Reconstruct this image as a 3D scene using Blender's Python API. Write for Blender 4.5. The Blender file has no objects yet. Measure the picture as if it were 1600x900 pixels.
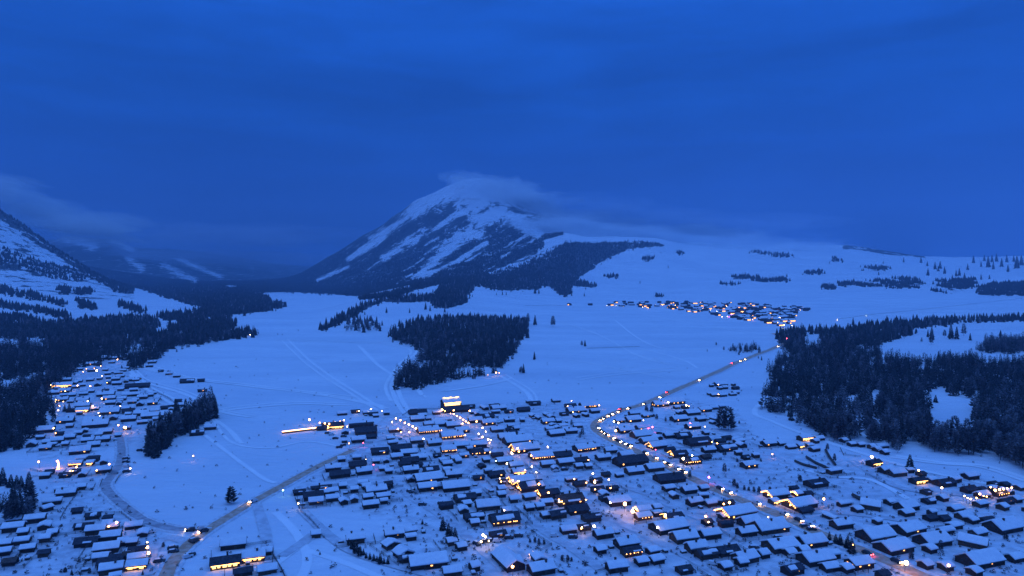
import bpy, math, random
import numpy as np
from math import radians, sin, cos, pi
random.seed(7)
rng = np.random.default_rng(7)
S = bpy.context.scene
COL = S.collection

# ------------------------------------------------------------------ camera
F, HOR, CX, H = 1067.0, 420.0, 800.0, 120.0      # focal length in photo pixels, horizon row, drone height
cam_d = bpy.data.cameras.new("camera")
cam = bpy.data.objects.new("camera", cam_d)
COL.objects.link(cam)
cam.location = (0, 0, H)
cam.rotation_euler = (pi / 2, 0, 0)
cam_d.sensor_width = 36
cam_d.lens = 36 * F / 1600
cam_d.shift_y = -30 / 1600
cam_d.clip_start = 1
cam_d.clip_end = 60000
S.camera = cam

# ------------------------------------------------------------------ sky, dusk light
W = bpy.data.worlds.new("World")
S.world = W
W.use_nodes = True
nt = W.node_tree
nt.nodes.clear()
def N(t, typ, **kw):
    n = t.nodes.new(typ)
    for k, v in kw.items():
        setattr(n, k, v)
    return n
tc = N(nt, 'ShaderNodeTexCoord')
sep = N(nt, 'ShaderNodeSeparateXYZ')
nt.links.new(tc.outputs['Generated'], sep.inputs[0])
ramp = N(nt, 'ShaderNodeValToRGB')
cr = ramp.color_ramp
cr.interpolation = 'EASE'
stops = [(0.0, (0.010, 0.062, 0.36)), (0.10, (0.0042, 0.055, 0.345)), (0.24, (0.0045, 0.076, 0.44)), (0.42, (0.010, 0.115, 0.65)), (1.0, (0.20, 0.56, 1.62))]
while len(cr.elements) < len(stops):
    cr.elements.new(0.5)
for e, (p, c) in zip(cr.elements, stops):
    e.position = p
    e.color = (*c, 1)
nt.links.new(sep.outputs['Z'], ramp.inputs[0])
mp = N(nt, 'ShaderNodeMapping')
mp.inputs['Scale'].default_value = (1.8, 1.8, 11.0)
nt.links.new(tc.outputs['Generated'], mp.inputs[0])
nz = N(nt, 'ShaderNodeTexNoise')
nz.inputs['Scale'].default_value = 1.7
nz.inputs['Detail'].default_value = 5
nz.inputs['Roughness'].default_value = 0.58
nz.inputs['Distortion'].default_value = 0.4
nt.links.new(mp.outputs[0], nz.inputs['Vector'])
mr = N(nt, 'ShaderNodeMapRange')
mr.inputs['From Min'].default_value = 0.3
mr.inputs['From Max'].default_value = 0.7
mr.inputs['To Min'].default_value = 0.72
mr.inputs['To Max'].default_value = 1.24
nt.links.new(nz.outputs['Fac'], mr.inputs[0])
bg = N(nt, 'ShaderNodeBackground')
nt.links.new(ramp.outputs[0], bg.inputs[0])
nt.links.new(mr.outputs[0], bg.inputs[1])
out = N(nt, 'ShaderNodeOutputWorld')
nt.links.new(bg.outputs[0], out.inputs[0])
sd = bpy.data.lights.new("sun", 'SUN')
sd.energy = 0.30
sd.angle = radians(28)
sd.color = (0.35, 0.55, 1.0)
sun = bpy.data.objects.new("sun", sd)
COL.objects.link(sun)
sun.rotation_euler = (radians(66), 0, radians(-62))

S.view_settings.view_transform = 'Standard'
S.view_settings.look = 'None'
S.view_settings.exposure = 0
S.view_settings.gamma = 1
S.cycles.use_denoising = True
S.cycles.max_bounces = 5
S.cycles.diffuse_bounces = 3
S.cycles.volume_bounces = 3
S.cycles.sample_clamp_indirect = 4
S.cycles.use_adaptive_sampling = True
S.cycles.adaptive_threshold = 0.02

# ------------------------------------------------------------------ materials
def mat(name, col, rough=0.8, emit=None, strength=0.0, var=0.0, scale=1.0, col2=None, metal=0.0, bump=0.0, bump_scale=8.0):
    m = bpy.data.materials.new(name)
    m.use_nodes = True
    t = m.node_tree
    b = t.nodes['Principled BSDF']
    b.inputs['Base Color'].default_value = (*col, 1)
    b.inputs['Roughness'].default_value = rough
    b.inputs['Metallic'].default_value = metal
    if rough > 0.6:
        b.inputs['Specular IOR Level'].default_value = 0.2
    g = N(t, 'ShaderNodeNewGeometry')
    if col2 is not None:
        n = N(t, 'ShaderNodeTexNoise')
        n.inputs['Scale'].default_value = scale
        n.inputs['Detail'].default_value = 4
        t.links.new(g.outputs['Position'], n.inputs['Vector'])
        r = N(t, 'ShaderNodeValToRGB')
        r.color_ramp.elements[0].position = 0.38
        r.color_ramp.elements[1].position = 0.62
        r.color_ramp.elements[0].color = (*col, 1)
        r.color_ramp.elements[1].color = (*col2, 1)
        t.links.new(n.outputs['Fac'], r.inputs[0])
        t.links.new(r.outputs[0], b.inputs['Base Color'])
    if bump:
        n2 = N(t, 'ShaderNodeTexNoise')
        n2.inputs['Scale'].default_value = bump_scale
        n2.inputs['Detail'].default_value = 5
        t.links.new(g.outputs['Position'], n2.inputs['Vector'])
        bp = N(t, 'ShaderNodeBump')
        bp.inputs['Strength'].default_value = bump
        bp.inputs['Distance'].default_value = 0.5
        t.links.new(n2.outputs['Fac'], bp.inputs['Height'])
        t.links.new(bp.outputs[0], b.inputs['Normal'])
    if emit is not None:
        b.inputs['Emission Color'].default_value = (*emit, 1)
        b.inputs['Emission Strength'].default_value = strength
    return m

def log_mat(name, c1, c2):
    m = mat(name, c1, 0.9)
    t = m.node_tree
    b = t.nodes['Principled BSDF']
    g = N(t, 'ShaderNodeNewGeometry')
    w = N(t, 'ShaderNodeTexWave', wave_type='BANDS', bands_direction='Z')
    w.inputs['Scale'].default_value = 0.95
    w.inputs['Distortion'].default_value = 0.6
    t.links.new(g.outputs['Position'], w.inputs['Vector'])
    r = N(t, 'ShaderNodeValToRGB')
    r.color_ramp.elements[0].color = (*c1, 1)
    r.color_ramp.elements[1].color = (*c2, 1)
    t.links.new(w.outputs['Fac'], r.inputs[0])
    t.links.new(r.outputs[0], b.inputs['Base Color'])
    bp = N(t, 'ShaderNodeBump')
    bp.inputs['Distance'].default_value = 0.1
    t.links.new(w.outputs['Fac'], bp.inputs['Height'])
    t.links.new(bp.outputs[0], b.inputs['Normal'])
    return m

def ground_mat(name):
    m = bpy.data.materials.new(name)
    m.use_nodes = True
    t = m.node_tree
    L = t.links.new
    b = t.nodes['Principled BSDF']
    b.inputs['Roughness'].default_value = 0.75
    b.inputs['Specular IOR Level'].default_value = 0.2
    g = N(t, 'ShaderNodeNewGeometry')
    P = g.outputs['Position']
    def noise(scale, detail=4, vec=P, dist=0.0, rough=0.55):
        n = N(t, 'ShaderNodeTexNoise')
        n.inputs['Scale'].default_value = scale
        n.inputs['Detail'].default_value = detail
        n.inputs['Distortion'].default_value = dist
        n.inputs['Roughness'].default_value = rough
        L(vec, n.inputs['Vector'])
        return n.outputs['Fac']
    def maprange(v, a, bb, c, d, clamp=True):
        n = N(t, 'ShaderNodeMapRange', clamp=clamp)
        for i, x in enumerate((a, bb, c, d)):
            n.inputs[i + 1].default_value = x
        L(v, n.inputs[0])
        return n.outputs[0]
    def math_(op, a, bb):
        n = N(t, 'ShaderNodeMath', operation=op)
        for i, x in enumerate((a, bb)):
            if isinstance(x, (int, float)):
                n.inputs[i].default_value = x
            else:
                L(x, n.inputs[i])
        return n.outputs[0]
    def mix(f, a, bb):
        n = N(t, 'ShaderNodeMix', data_type='RGBA')
        L(f, n.inputs[0])
        for i, x in ((6, a), (7, bb)):
            if isinstance(x, tuple):
                n.inputs[i].default_value = (*x, 1)
            else:
                L(x, n.inputs[i])
        return n.outputs[2]
    mpn = N(t, 'ShaderNodeMapping')
    mpn.inputs['Rotation'].default_value = (0, 0, 0.4)
    mpn.inputs['Scale'].default_value = (1, 3.2, 1)
    L(P, mpn.inputs[0])
    big = maprange(noise(0.004, 6, mpn.outputs[0], 0.6), 0.3, 0.7, 0, 1)
    snow = mix(big, (0.62, 0.665, 0.72), (0.84, 0.86, 0.88))
    fine = maprange(noise(0.06, 6, mpn.outputs[0]), 0.35, 0.75, 0, 0.75)
    snow = mix(fine, snow, (0.66, 0.71, 0.78))
    # trampled, dirty village snow, with some of its shade mixed into the colour
    aw = N(t, 'ShaderNodeAttribute', attribute_name='worn_shaded')
    wn = maprange(noise(0.16, 5), 0.42, 0.62, 0, 1)
    wf = math_('MULTIPLY', aw.outputs['Fac'], wn)
    snow = mix(math_('MULTIPLY', wf, 0.55), snow, (0.42, 0.42, 0.45))
    # forest cover seen from far away
    ac = N(t, 'ShaderNodeAttribute', attribute_name='cover')
    mps = N(t, 'ShaderNodeMapping')
    mps.inputs['Rotation'].default_value = (0, 0, -1.17)
    mps.inputs['Scale'].default_value = (0.42, 1, 0.7)
    mpr = N(t, 'ShaderNodeMapping')
    mpr.inputs['Rotation'].default_value = (0, 0, -1.17)
    L(P, mpr.inputs[0]); L(mpr.outputs[0], mps.inputs[0])
    mps.inputs['Rotation'].default_value = (0, 0, 0)
    n1 = noise(0.009, 7, mps.outputs[0], 0.5, 0.7)
    n2 = noise(0.028, 8, P, 0.0, 0.75)
    nn = math_('ADD', math_('MULTIPLY', n1, 0.55), math_('MULTIPLY', n2, 0.45))
    cf = maprange(math_('ADD', ac.outputs['Fac'], math_('MULTIPLY', math_('SUBTRACT', nn, 0.5), 6.4)), 0.43, 0.57, 0, 1)
    cf = math_('MULTIPLY', cf, maprange(ac.outputs['Fac'], 0.03, 0.12, 0, 1))
    tree = mix(maprange(noise(0.09, 3), 0.35, 0.65, 0, 1), (0.018, 0.026, 0.022), (0.055, 0.07, 0.075))
    L(mix(cf, snow, tree), b.inputs['Base Color'])
    bn = math_('ADD', noise(0.05, 8, mpn.outputs[0]), math_('MULTIPLY', noise(0.012, 5), 3.0))
    bp = N(t, 'ShaderNodeBump')
    bp.inputs['Strength'].default_value = 0.5
    bp.inputs['Distance'].default_value = 5.0
    L(bn, bp.inputs['Height'])
    L(bp.outputs[0], b.inputs['Normal'])
    return m

def dusted(name, c1, c2, sc, dust, cut):
    m = mat(name, c1, 0.95, col2=c2, scale=sc)
    t = m.node_tree
    b = t.nodes['Principled BSDF']
    src = b.inputs['Base Color'].links[0].from_socket
    g = N(t, 'ShaderNodeNewGeometry')
    n = N(t, 'ShaderNodeTexNoise')
    n.inputs['Scale'].default_value = 0.9
    n.inputs['Detail'].default_value = 3
    t.links.new(g.outputs['Position'], n.inputs['Vector'])
    r = N(t, 'ShaderNodeMapRange')
    for i, x in enumerate((cut, cut + 0.14, 0, dust)):
        r.inputs[i + 1].default_value = x
    t.links.new(n.outputs['Fac'], r.inputs[0])
    x = N(t, 'ShaderNodeMix', data_type='RGBA')
    t.links.new(r.outputs[0], x.inputs[0])
    t.links.new(src, x.inputs[6])
    x.inputs[7].default_value = (0.55, 0.58, 0.62, 1)
    t.links.new(x.outputs[2], b.inputs['Base Color'])
    return m

M = dict(
    ground=ground_mat('snow_ground'),
    snow=mat('roof_snow', (0.82, 0.84, 0.86), 0.8, col2=(0.74, 0.77, 0.81), scale=0.5, bump=0.3, bump_scale=1.2),
    road=mat('packed_headlit_road', (0.50, 0.29, 0.19), 0.7, col2=(0.64, 0.46, 0.36), scale=0.35, bump=0.4, bump_scale=2),  # sanded brown road; the warm glow of headlights is put into its colour
    road2=mat('snowy_road', (0.34, 0.31, 0.33), 0.8, col2=(0.50, 0.48, 0.50), scale=0.3),
    verge=mat('dirty_snow', (0.56, 0.56, 0.60), 0.9, col2=(0.74, 0.76, 0.79), scale=0.4, bump=0.5, bump_scale=1),
    trail=mat('ski_trail_snow', (0.84, 0.86, 0.88), 0.8, col2=(0.90, 0.91, 0.92), scale=0.1),
    track=mat('packed_snow', (0.50, 0.51, 0.55), 0.8, col2=(0.66, 0.68, 0.72), scale=0.25),
    log=log_mat('log_wall', (0.022, 0.016, 0.014), (0.085, 0.055, 0.045)),
    log2=log_mat('pale_log_wall', (0.05, 0.032, 0.022), (0.17, 0.10, 0.065)),
    roof=mat('dark_roof', (0.022, 0.026, 0.038), 0.75, col2=(0.05, 0.055, 0.07), scale=1.2),
    roof2=mat('brown_roof', (0.05, 0.035, 0.03), 0.8, col2=(0.10, 0.075, 0.065), scale=1.5),
    wood=mat('weathered_wood', (0.05, 0.04, 0.035), 0.9, col2=(0.09, 0.075, 0.065), scale=3),
    glass=mat('dark_glass', (0.02, 0.025, 0.035), 0.12),
    lit=mat('lit_pane', (0.3, 0.2, 0.1), 0.5, (1.0, 0.42, 0.10), 4.0),
    string=mat('string_light', (0.3, 0.2, 0.1), 0.5, (1.0, 0.42, 0.10), 14.0),
    bulb_warm=mat('warm_bulb', (0.3, 0.2, 0.1), 0.5, (1.0, 0.47, 0.13), 30.0),
    bulb_orange=mat('orange_bulb', (0.3, 0.2, 0.1), 0.5, (1.0, 0.40, 0.10), 34.0),
    bulb_white=mat('white_bulb', (0.3, 0.3, 0.3), 0.5, (1.0, 0.68, 0.34), 30.0),
    bulb_red=mat('red_bulb', (0.3, 0.05, 0.05), 0.5, (1.0, 0.06, 0.10), 30.0),
    bulb_green=mat('green_bulb', (0.2, 0.3, 0.1), 0.5, (0.5, 1.0, 0.45), 25.0),
    bulb_magenta=mat('magenta_bulb', (0.3, 0.1, 0.3), 0.5, (1.0, 0.12, 0.9), 30.0),
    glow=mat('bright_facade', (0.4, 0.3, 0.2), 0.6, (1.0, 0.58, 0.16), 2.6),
    metal=mat('lamp_metal', (0.06, 0.06, 0.07), 0.5, metal=0.6),
    needle=dusted('conifer_needles', (0.004, 0.007, 0.006), (0.030, 0.040, 0.042), 0.13, 0.22, 0.55),
    larch=dusted('bare_larch_twigs', (0.024, 0.023, 0.025), (0.115, 0.11, 0.12), 0.15, 0.35, 0.52),
    larch2=dusted('frosted_larch_twigs', (0.07, 0.07, 0.075), (0.19, 0.19, 0.205), 0.3, 0.5, 0.50),
    bark=mat('bark', (0.035, 0.028, 0.025), 0.95, col2=(0.06, 0.05, 0.045), scale=2),
    brush=mat('brushwood', (0.04, 0.034, 0.034), 0.95, col2=(0.07, 0.06, 0.06), scale=2),
    paint_dark=mat('dark_car_paint', (0.02, 0.022, 0.028), 0.35),
    paint_white=mat('white_car_paint', (0.6, 0.6, 0.6), 0.35),
    paint_red=mat('red_car_paint', (0.25, 0.02, 0.02), 0.35),
    tyre=mat('tyre_rubber', (0.02, 0.02, 0.02), 0.9),
    head=mat('headlight', (0.5, 0.5, 0.4), 0.3, (1.0, 0.68, 0.34), 75.0),
    tail=mat('taillight', (0.5, 0.05, 0.05), 0.3, (1.0, 0.05, 0.06), 45.0),
)

# ------------------------------------------------------------------ numeric helpers
def hash2(ix, iy, seed):
    h = (ix.astype(np.int64) * 374761393 + iy.astype(np.int64) * 668265263 + seed * 1442695041) & 0x7fffffff
    h = (h ^ (h >> 13)) * 1274126177 & 0x7fffffff
    return ((h ^ (h >> 16)) & 0xffff) / 65535.0
def vnoise(x, y, seed=0):
    ix, iy = np.floor(x), np.floor(y)
    fx, fy = x - ix, y - iy
    fx, fy = fx * fx * (3 - 2 * fx), fy * fy * (3 - 2 * fy)
    a, b = hash2(ix, iy, seed), hash2(ix + 1, iy, seed)
    c, d = hash2(ix, iy + 1, seed), hash2(ix + 1, iy + 1, seed)
    return (a * (1 - fx) + b * fx) * (1 - fy) + (c * (1 - fx) + d * fx) * fy
def fbm(x, y, o=4, seed=0):
    s, a = 0, 0.5
    for k in range(o):
        s = s + a * (vnoise(x, y, seed + k) - 0.5)
        x, y, a = x * 2.03, y * 2.03, a * 0.5
    return s
def inpoly(px, py, poly):
    r = np.zeros(np.shape(px), bool)
    n = len(poly)
    for i in range(n):
        x1, y1 = poly[i]
        x2, y2 = poly[(i + 1) % n]
        if y1 == y2:
            continue
        c = ((y1 > py) != (y2 > py)) & (px < (x2 - x1) * (py - y1) / (y2 - y1) + x1)
        r ^= c
    return r
def segdist(px, py, pts):
    d = np.full(np.shape(px), 1e9)
    for (x1, y1), (x2, y2) in zip(pts[:-1], pts[1:]):
        vx, vy = x2 - x1, y2 - y1
        t = np.clip(((px - x1) * vx + (py - y1) * vy) / (vx * vx + vy * vy + 1e-9), 0, 1)
        d = np.minimum(d, np.hypot(px - x1 - t * vx, py - y1 - t * vy))
    return d

# ------------------------------------------------------------------ terrain: valley floor, hills, mountains
# each entry: distance ahead of the drone and the height profile across the valley (as sight-line rows)
PROF = [
 (1300, [(-200, None), (1800, None)]),
 (1700, [(-200, 494), (480, None), (540, 489), (600, 486), (700, 487), (800, 492), (900, None), (1800, 494)]),
 (2000, [(-200, 474), (0, 479), (120, 483), (220, None), (500, None), (540, 474), (570, 468), (620, 466), (680, 468), (740, 473), (850, 482), (900, None), (1800, 482)]),
 (2600, [(-200, 410), (0, 427), (100, 448), (150, 456), (220, 466), (300, None), (560, None), (590, 460), (640, 448), (700, 446), (760, 447), (850, 455), (920, 460), (1000, 464), (1200, 462), (1400, 460), (1600, 458), (1800, 455)]),
 (3300, [(-200, 230), (0, 333), (53, 368), (110, 403), (147, 427), (167, 437), (200, 449), (240, 456), (300, None), (560, None), (600, 452), (650, 441), (700, 434), (760, 431), (830, 428), (880, 432), (950, 438), (1040, 440), (1200, 436), (1400, 433), (1600, 430), (1800, 425)]),
 (4300, [(-200, 245), (0, 350), (60, 387), (110, 415), (150, 435), (200, 448), (260, None), (520, None), (560, 441), (600, 430), (650, 420), (700, 412), (760, 400), (800, 390), (860, 374), (884, 366), (916, 374), (985, 372), (1030, 375), (1060, 384), (1120, 394), (1200, 400), (1300, 404), (1400, 411), (1500, 417), (1600, 418), (1800, 416)]),
 (5200, [(-200, 300), (0, 400), (100, 425), (200, 441), (300, None), (420, None), (480, 441), (520, 432), (560, 416), (600, 404), (650, 392), (700, 384), (760, 372), (820, 362), (880, 364), (920, 372), (1000, 376), (1100, 381), (1150, 382), (1281, 384), (1330, 385), (1356, 389), (1400, 395), (1439, 400), (1500, 402), (1600, 402), (1800, 400)]),
 (6800, [(-200, 350), (0, 395), (80, 405), (173, 420), (250, 433), (300, None), (400, None), (440, 436), (470, 427), (500, 409), (550, 379), (600, 351), (630, 328), (670, 302), (700, 286), (730, 276), (760, 279), (790, 290), (820, 312), (880, 342), (950, 365), (1040, 376), (1100, 386), (1200, 392), (1281, 398), (1439, 410), (1600, 410), (1800, 408)]),
 (8500, [(-200, 330), (0, 376), (80, 379), (110, 370), (140, 373), (173, 372), (207, 389), (267, 409), (333, 427), (400, 433), (450, 432), (500, 425), (600, 400), (700, 365), (730, 360), (800, 365), (900, 380), (1000, 395), (1200, 408), (1400, 416), (1600, 416), (1800, 416)]),
 (11000, [(-200, 350), (0, 372), (200, 388), (300, 392), (360, 400), (420, 412), (470, 421), (520, 424), (700, 420), (1800, 424)]),
 (14000, [(-200, 390), (200, 402), (300, 400), (450, 414), (520, 418), (1800, 424)]),
]
SXT = np.arange(-200, 1801, 8.0)
YT = np.exp(np.linspace(np.log(1000), np.log(14000), 260))
_prof_z = [np.zeros_like(SXT)]
_prof_y = [1000.0]
for Y, cps in PROF:
    y0 = HOR + F * H / Y
    xs = [c[0] for c in cps]
    ys = [y0 if c[1] is None else c[1] for c in cps]
    row = np.interp(SXT, xs, ys)
    _prof_z.append(H - (row - HOR) * Y / F)
    _prof_y.append(Y)
_prof_z = np.array(_prof_z)
ZT = np.array([np.interp(YT, _prof_y, _prof_z[:, i]) for i in range(len(SXT))]).T   # [Y, sx]
for _ in range(2):
    ZT[1:-1] = 0.25 * ZT[:-2] + 0.5 * ZT[1:-1] + 0.25 * ZT[2:]
    ZT[:, 1:-1] = 0.2 * ZT[:, :-2] + 0.6 * ZT[:, 1:-1] + 0.2 * ZT[:, 2:]
LY = np.log(YT)
A_LIM = math.atan(1050 / F)
def height(X, Y):
    X = np.asarray(X, float); Y = np.asarray(Y, float)
    r = np.hypot(X, Y)
    a = np.arctan2(X, Y)
    ac = np.clip(a, -A_LIM, A_LIM)
    sx = np.clip(CX + F * np.tan(ac), SXT[0], SXT[-1] - 1e-3)
    yy = np.clip(r * np.cos(ac), YT[0], YT[-1] * 0.9999)
    u = (sx - SXT[0]) / 8.0
    v = (np.log(yy) - LY[0]) / (LY[1] - LY[0])
    iu, iv = u.astype(int), np.clip(v.astype(int), 0, len(YT) - 2)
    iu = np.clip(iu, 0, len(SXT) - 2)
    fu, fv = u - iu, np.clip(v - iv, 0, 1)
    z = (ZT[iv, iu] * (1 - fu) + ZT[iv, iu + 1] * fu) * (1 - fv) + (ZT[iv + 1, iu] * (1 - fu) + ZT[iv + 1, iu + 1] * fu) * fv
    back = np.clip((np.abs(a) - 1.3) / 1.2, 0, 1)
    z = z * (1 - back) + 260 * back * np.clip((r - 2500) / 4000, 0, 1)
    k = np.clip(z / 120.0, 0, 1)
    k2 = np.clip((z - 60) / 500.0, 0, 1)
    sl = X * 0.62 + Y * 0.28
    z = z + k * 14 * fbm(X / 260, Y / 260, 4, 3) + k2 * 60 * (0.5 - 2.2 * np.abs(fbm(sl / 420, (Y - X) / 1500, 5, 9))) + k2 * 30 * fbm(X / 160, Y / 260, 3, 19)
    z = z + 2.6 * fbm(X / 110, Y / 110, 4, 5) * np.clip((r - 150) / 600, 0, 1)
    return z
def proj(X, Y, Z):
    return CX + F * X / Y, HOR + (H - Z) * F / Y
_YS = np.exp(np.linspace(np.log(120), np.log(9000), 1600))
def at(sx, sy, ymin=120, ymax=9000):
    """ground point on the sight line through photo pixel (sx, sy)"""
    X = (sx - CX) / F * _YS
    Z = height(X, _YS)
    s = HOR + (H - Z) * F / _YS
    ok = np.where((s <= sy) & (_YS >= ymin))[0]
    if len(ok) == 0:
        i = len(_YS) - 1
        return np.array([X[i], _YS[i], Z[i]])
    i = ok[0]
    if i == 0:
        return np.array([X[0], _YS[0], Z[0]])
    t = (s[i - 1] - sy) / (s[i - 1] - s[i] + 1e-9)
    t = min(max(t, 0), 1)
    Y = _YS[i - 1] + t * (_YS[i] - _YS[i - 1])
    x = (sx - CX) / F * Y
    return np.array([x, Y, float(height(np.array([x]), np.array([Y]))[0])])

# ------------------------------------------------------------------ woods, given by their outlines on the ground
WOODS = [  # (outline, nearest, farthest distance, share of bare larches, holes)
 ("the dark spruce wood in the middle of the valley", [(606, 520), (640, 506), (690, 497), (750, 499), (826, 503), (823, 522), (806, 547), (790, 567), (770, 586), (740, 589), (715, 593), (690, 601), (660, 606), (628, 611), (619, 600), (627, 583), (652, 566), (664, 553), (642, 541), (612, 532)], 500, 1750, 0.12, []),
 ("the larch wood right of the village", [(1217, 522), (1240, 518), (1281, 518), (1321, 519), (1367, 509), (1400, 506), (1460, 502), (1780, 492), (1780, 498), (1500, 504), (1448, 512), (1431, 521), (1382, 537), (1366, 544), (1379, 563), (1410, 566), (1445, 566), (1480, 562), (1526, 562), (1560, 566), (1780, 568), (1780, 790), (1584, 736), (1550, 708), (1503, 714), (1454, 708), (1434, 694), (1417, 688), (1402, 712), (1385, 694), (1362, 692), (1344, 682), (1327, 692), (1295, 685), (1269, 673), (1235, 653), (1200, 642), (1188, 636), (1192, 618), (1217, 602), (1203, 592), (1212, 577), (1214, 564), (1240, 558), (1217, 541)], 330, 1800, 0.55,
   [[(1443, 609), (1477, 606), (1486, 619), (1532, 623), (1524, 640), (1522, 680), (1486, 690), (1468, 686), (1446, 672), (1452, 640)], [(1358, 612), (1374, 612), (1372, 640), (1360, 640)], [(1322, 654), (1348, 654), (1345, 678), (1325, 678)], [(1258, 522), (1285, 522), (1283, 545), (1258, 545)], [(1520, 562), (1780, 562), (1780, 572), (1540, 570)]]),
 ("the grove above the clearing at the right", [(1526, 550), (1540, 536), (1560, 533), (1780, 533), (1780, 550), (1560, 552)], 700, 1500, 0.6, []),
 ("the forest along the left river", [(-150, 508), (60, 506), (110, 503), (130, 504), (200, 496), (240, 499), (250, 507), (235, 515), (250, 522), (300, 526), (345, 522), (380, 520), (404, 522), (402, 525), (350, 533), (300, 541), (258, 549), (255, 557), (240, 563), (222, 570), (215, 580), (205, 580), (203, 563), (180, 560), (150, 567), (115, 579), (110, 592), (88, 602), (73, 614), (75, 627), (88, 642), (90, 657), (75, 667), (50, 682), (30, 702), (-150, 730)], 380, 2400, 0.15,
   [[(-150, 602), (0, 596), (40, 588), (75, 578), (80, 586), (40, 601), (0, 612), (-150, 618)], [(-150, 526), (30, 530), (32, 545), (-150, 545)], [(42, 529), (72, 529), (72, 541), (44, 542)], [(153, 545), (165, 545), (165, 553), (153, 553)], [(205, 548), (236, 546), (234, 553), (205, 555)]]),
 ("the forest tongue beside the upper snowfield", [(215, 449), (350, 455), (400, 458), (415, 465), (430, 473), (447, 477), (445, 480), (425, 482), (425, 485), (380, 490), (340, 494), (300, 499), (262, 501), (245, 495), (300, 489), (330, 482), (310, 478), (265, 466)], 1400, 4200, 0.1, [[(286, 455), (296, 457), (330, 470), (322, 471)]]),
 ("the forest island beside the upper snowfield", [(262, 513), (300, 503), (345, 499), (370, 503), (365, 512), (350, 517), (330, 520), (300, 524), (285, 520), (262, 517)], 1100, 1900, 0.1, []),
 ("the tree belt between left village and snowfield", [(227, 700), (232, 712), (246, 712), (264, 692), (336, 652), (338, 636), (325, 632), (260, 672)], 400, 700, 0.25, []),
 ("the spruce clump at the lower left", [(-30, 795), (20, 785), (60, 786), (68, 803), (50, 815), (0, 822), (-30, 822)], 280, 500, 0.3, []),
 ("the wooded edge of the lower foothill", [(498, 516), (515, 506), (540, 492), (560, 479), (590, 470), (620, 463), (645, 465), (660, 462), (678, 464), (680, 456), (690, 445), (720, 441), (735, 437), (800, 434), (812, 445), (805, 454), (770, 452), (745, 446), (733, 458), (727, 468), (733, 466), (728, 473), (700, 482), (680, 481), (672, 471), (650, 472), (620, 473), (600, 471), (575, 481), (550, 496), (530, 508), (505, 517)], 1200, 3400, 0.15, []),
 ("the open larches under the foothill", [(538, 514), (545, 503), (590, 502), (603, 512), (600, 517), (545, 518)], 1100, 2000, 0.9, []),
 ("the scrub beside the upper main road", [(1136, 549), (1150, 543), (1188, 543), (1187, 549), (1165, 552), (1136, 552)], 800, 1500, 0.5, []),
 ("the dark wooded saddle under the mountain", [(556, 464), (600, 460), (640, 449), (665, 441), (700, 435), (775, 431), (775, 437), (700, 442), (660, 450), (620, 462), (575, 468)], 1900, 3900, 0.0, []),
 ("the dark wooded foot of the mountain", [(400, 457), (480, 456), (560, 463), (610, 458), (660, 444), (660, 436), (600, 446), (560, 452), (480, 449), (400, 449)], 3000, 4600, 0.0, []),
 ("the wooded spur below the mountain", [(700, 442), (760, 428), (800, 418), (860, 393), (884, 379), (916, 379), (985, 378), (1029, 379), (1037, 384), (998, 387), (969, 395), (937, 411), (924, 421), (911, 429), (900, 437), (932, 446), (925, 450), (893, 447), (893, 457), (885, 463), (873, 460), (868, 452), (850, 446), (840, 452), (812, 453), (800, 440), (790, 440)], 2300, 5000, 0.1, []),
]
STRIPS = [ # narrow groves on the far slopes
 [(1340, 418), (1386, 417), (1386, 423), (1340, 423)], [(1145, 431), (1180, 431), (1231, 432), (1231, 440), (1190, 441), (1175, 436), (1145, 435)],
 [(1258, 425), (1286, 424), (1286, 429), (1258, 429)], [(1310, 443), (1355, 440), (1400, 435), (1430, 434), (1440, 442), (1405, 451), (1370, 450), (1340, 447), (1310, 448)],
 [(1286, 447), (1305, 447), (1305, 452), (1286, 452)], [(1419, 442), (1444, 443), (1440, 450), (1420, 450)], [(1460, 440), (1522, 436), (1522, 448), (1490, 458), (1460, 455)],
 [(1530, 447), (1560, 443), (1620, 441), (1620, 461), (1570, 462), (1530, 462)], [(1024, 392), (1046, 393), (1046, 396), (1024, 396)], [(1052, 393), (1067, 394), (1067, 398), (1052, 397)],
 [(1005, 403), (1023, 403), (1020, 409), (1005, 408)], [(1127, 441), (1151, 443), (1151, 446), (1127, 444)], [(950, 430), (963, 430), (963, 435), (950, 435)], [(1022, 461), (1032, 461), (1032, 464), (1022, 464)],
 [(0, 448), (60, 461), (104, 474), (100, 480), (50, 468), (-40, 450)], [(-20, 470), (60, 483), (110, 494), (108, 499), (40, 486), (-20, 478)], [(118, 453), (145, 453), (142, 460), (120, 461)], [(94, 450), (108, 450), (108, 460), (96, 459)],
 [(185, 473), (225, 485), (222, 490), (188, 479)], [(-40, 385), (0, 387), (67, 411), (143, 429), (150, 434), (127, 439), (83, 434), (33, 418), (-40, 398)], [(152, 430), (166, 434), (196, 456), (190, 459), (160, 441)],
 [(122, 470), (140, 475), (150, 484), (126, 482)], [(330, 478), (352, 476), (352, 482), (330, 484)], [(-30, 495), (30, 496), (60, 503), (0, 503), (-30, 502)],
 [(1176, 392), (1200, 395), (1200, 398), (1176, 398)], [(1203, 397), (1236, 397), (1236, 402), (1203, 402)], [(1303, 403), (1312, 403), (1312, 409), (1303, 409)],
]
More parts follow.
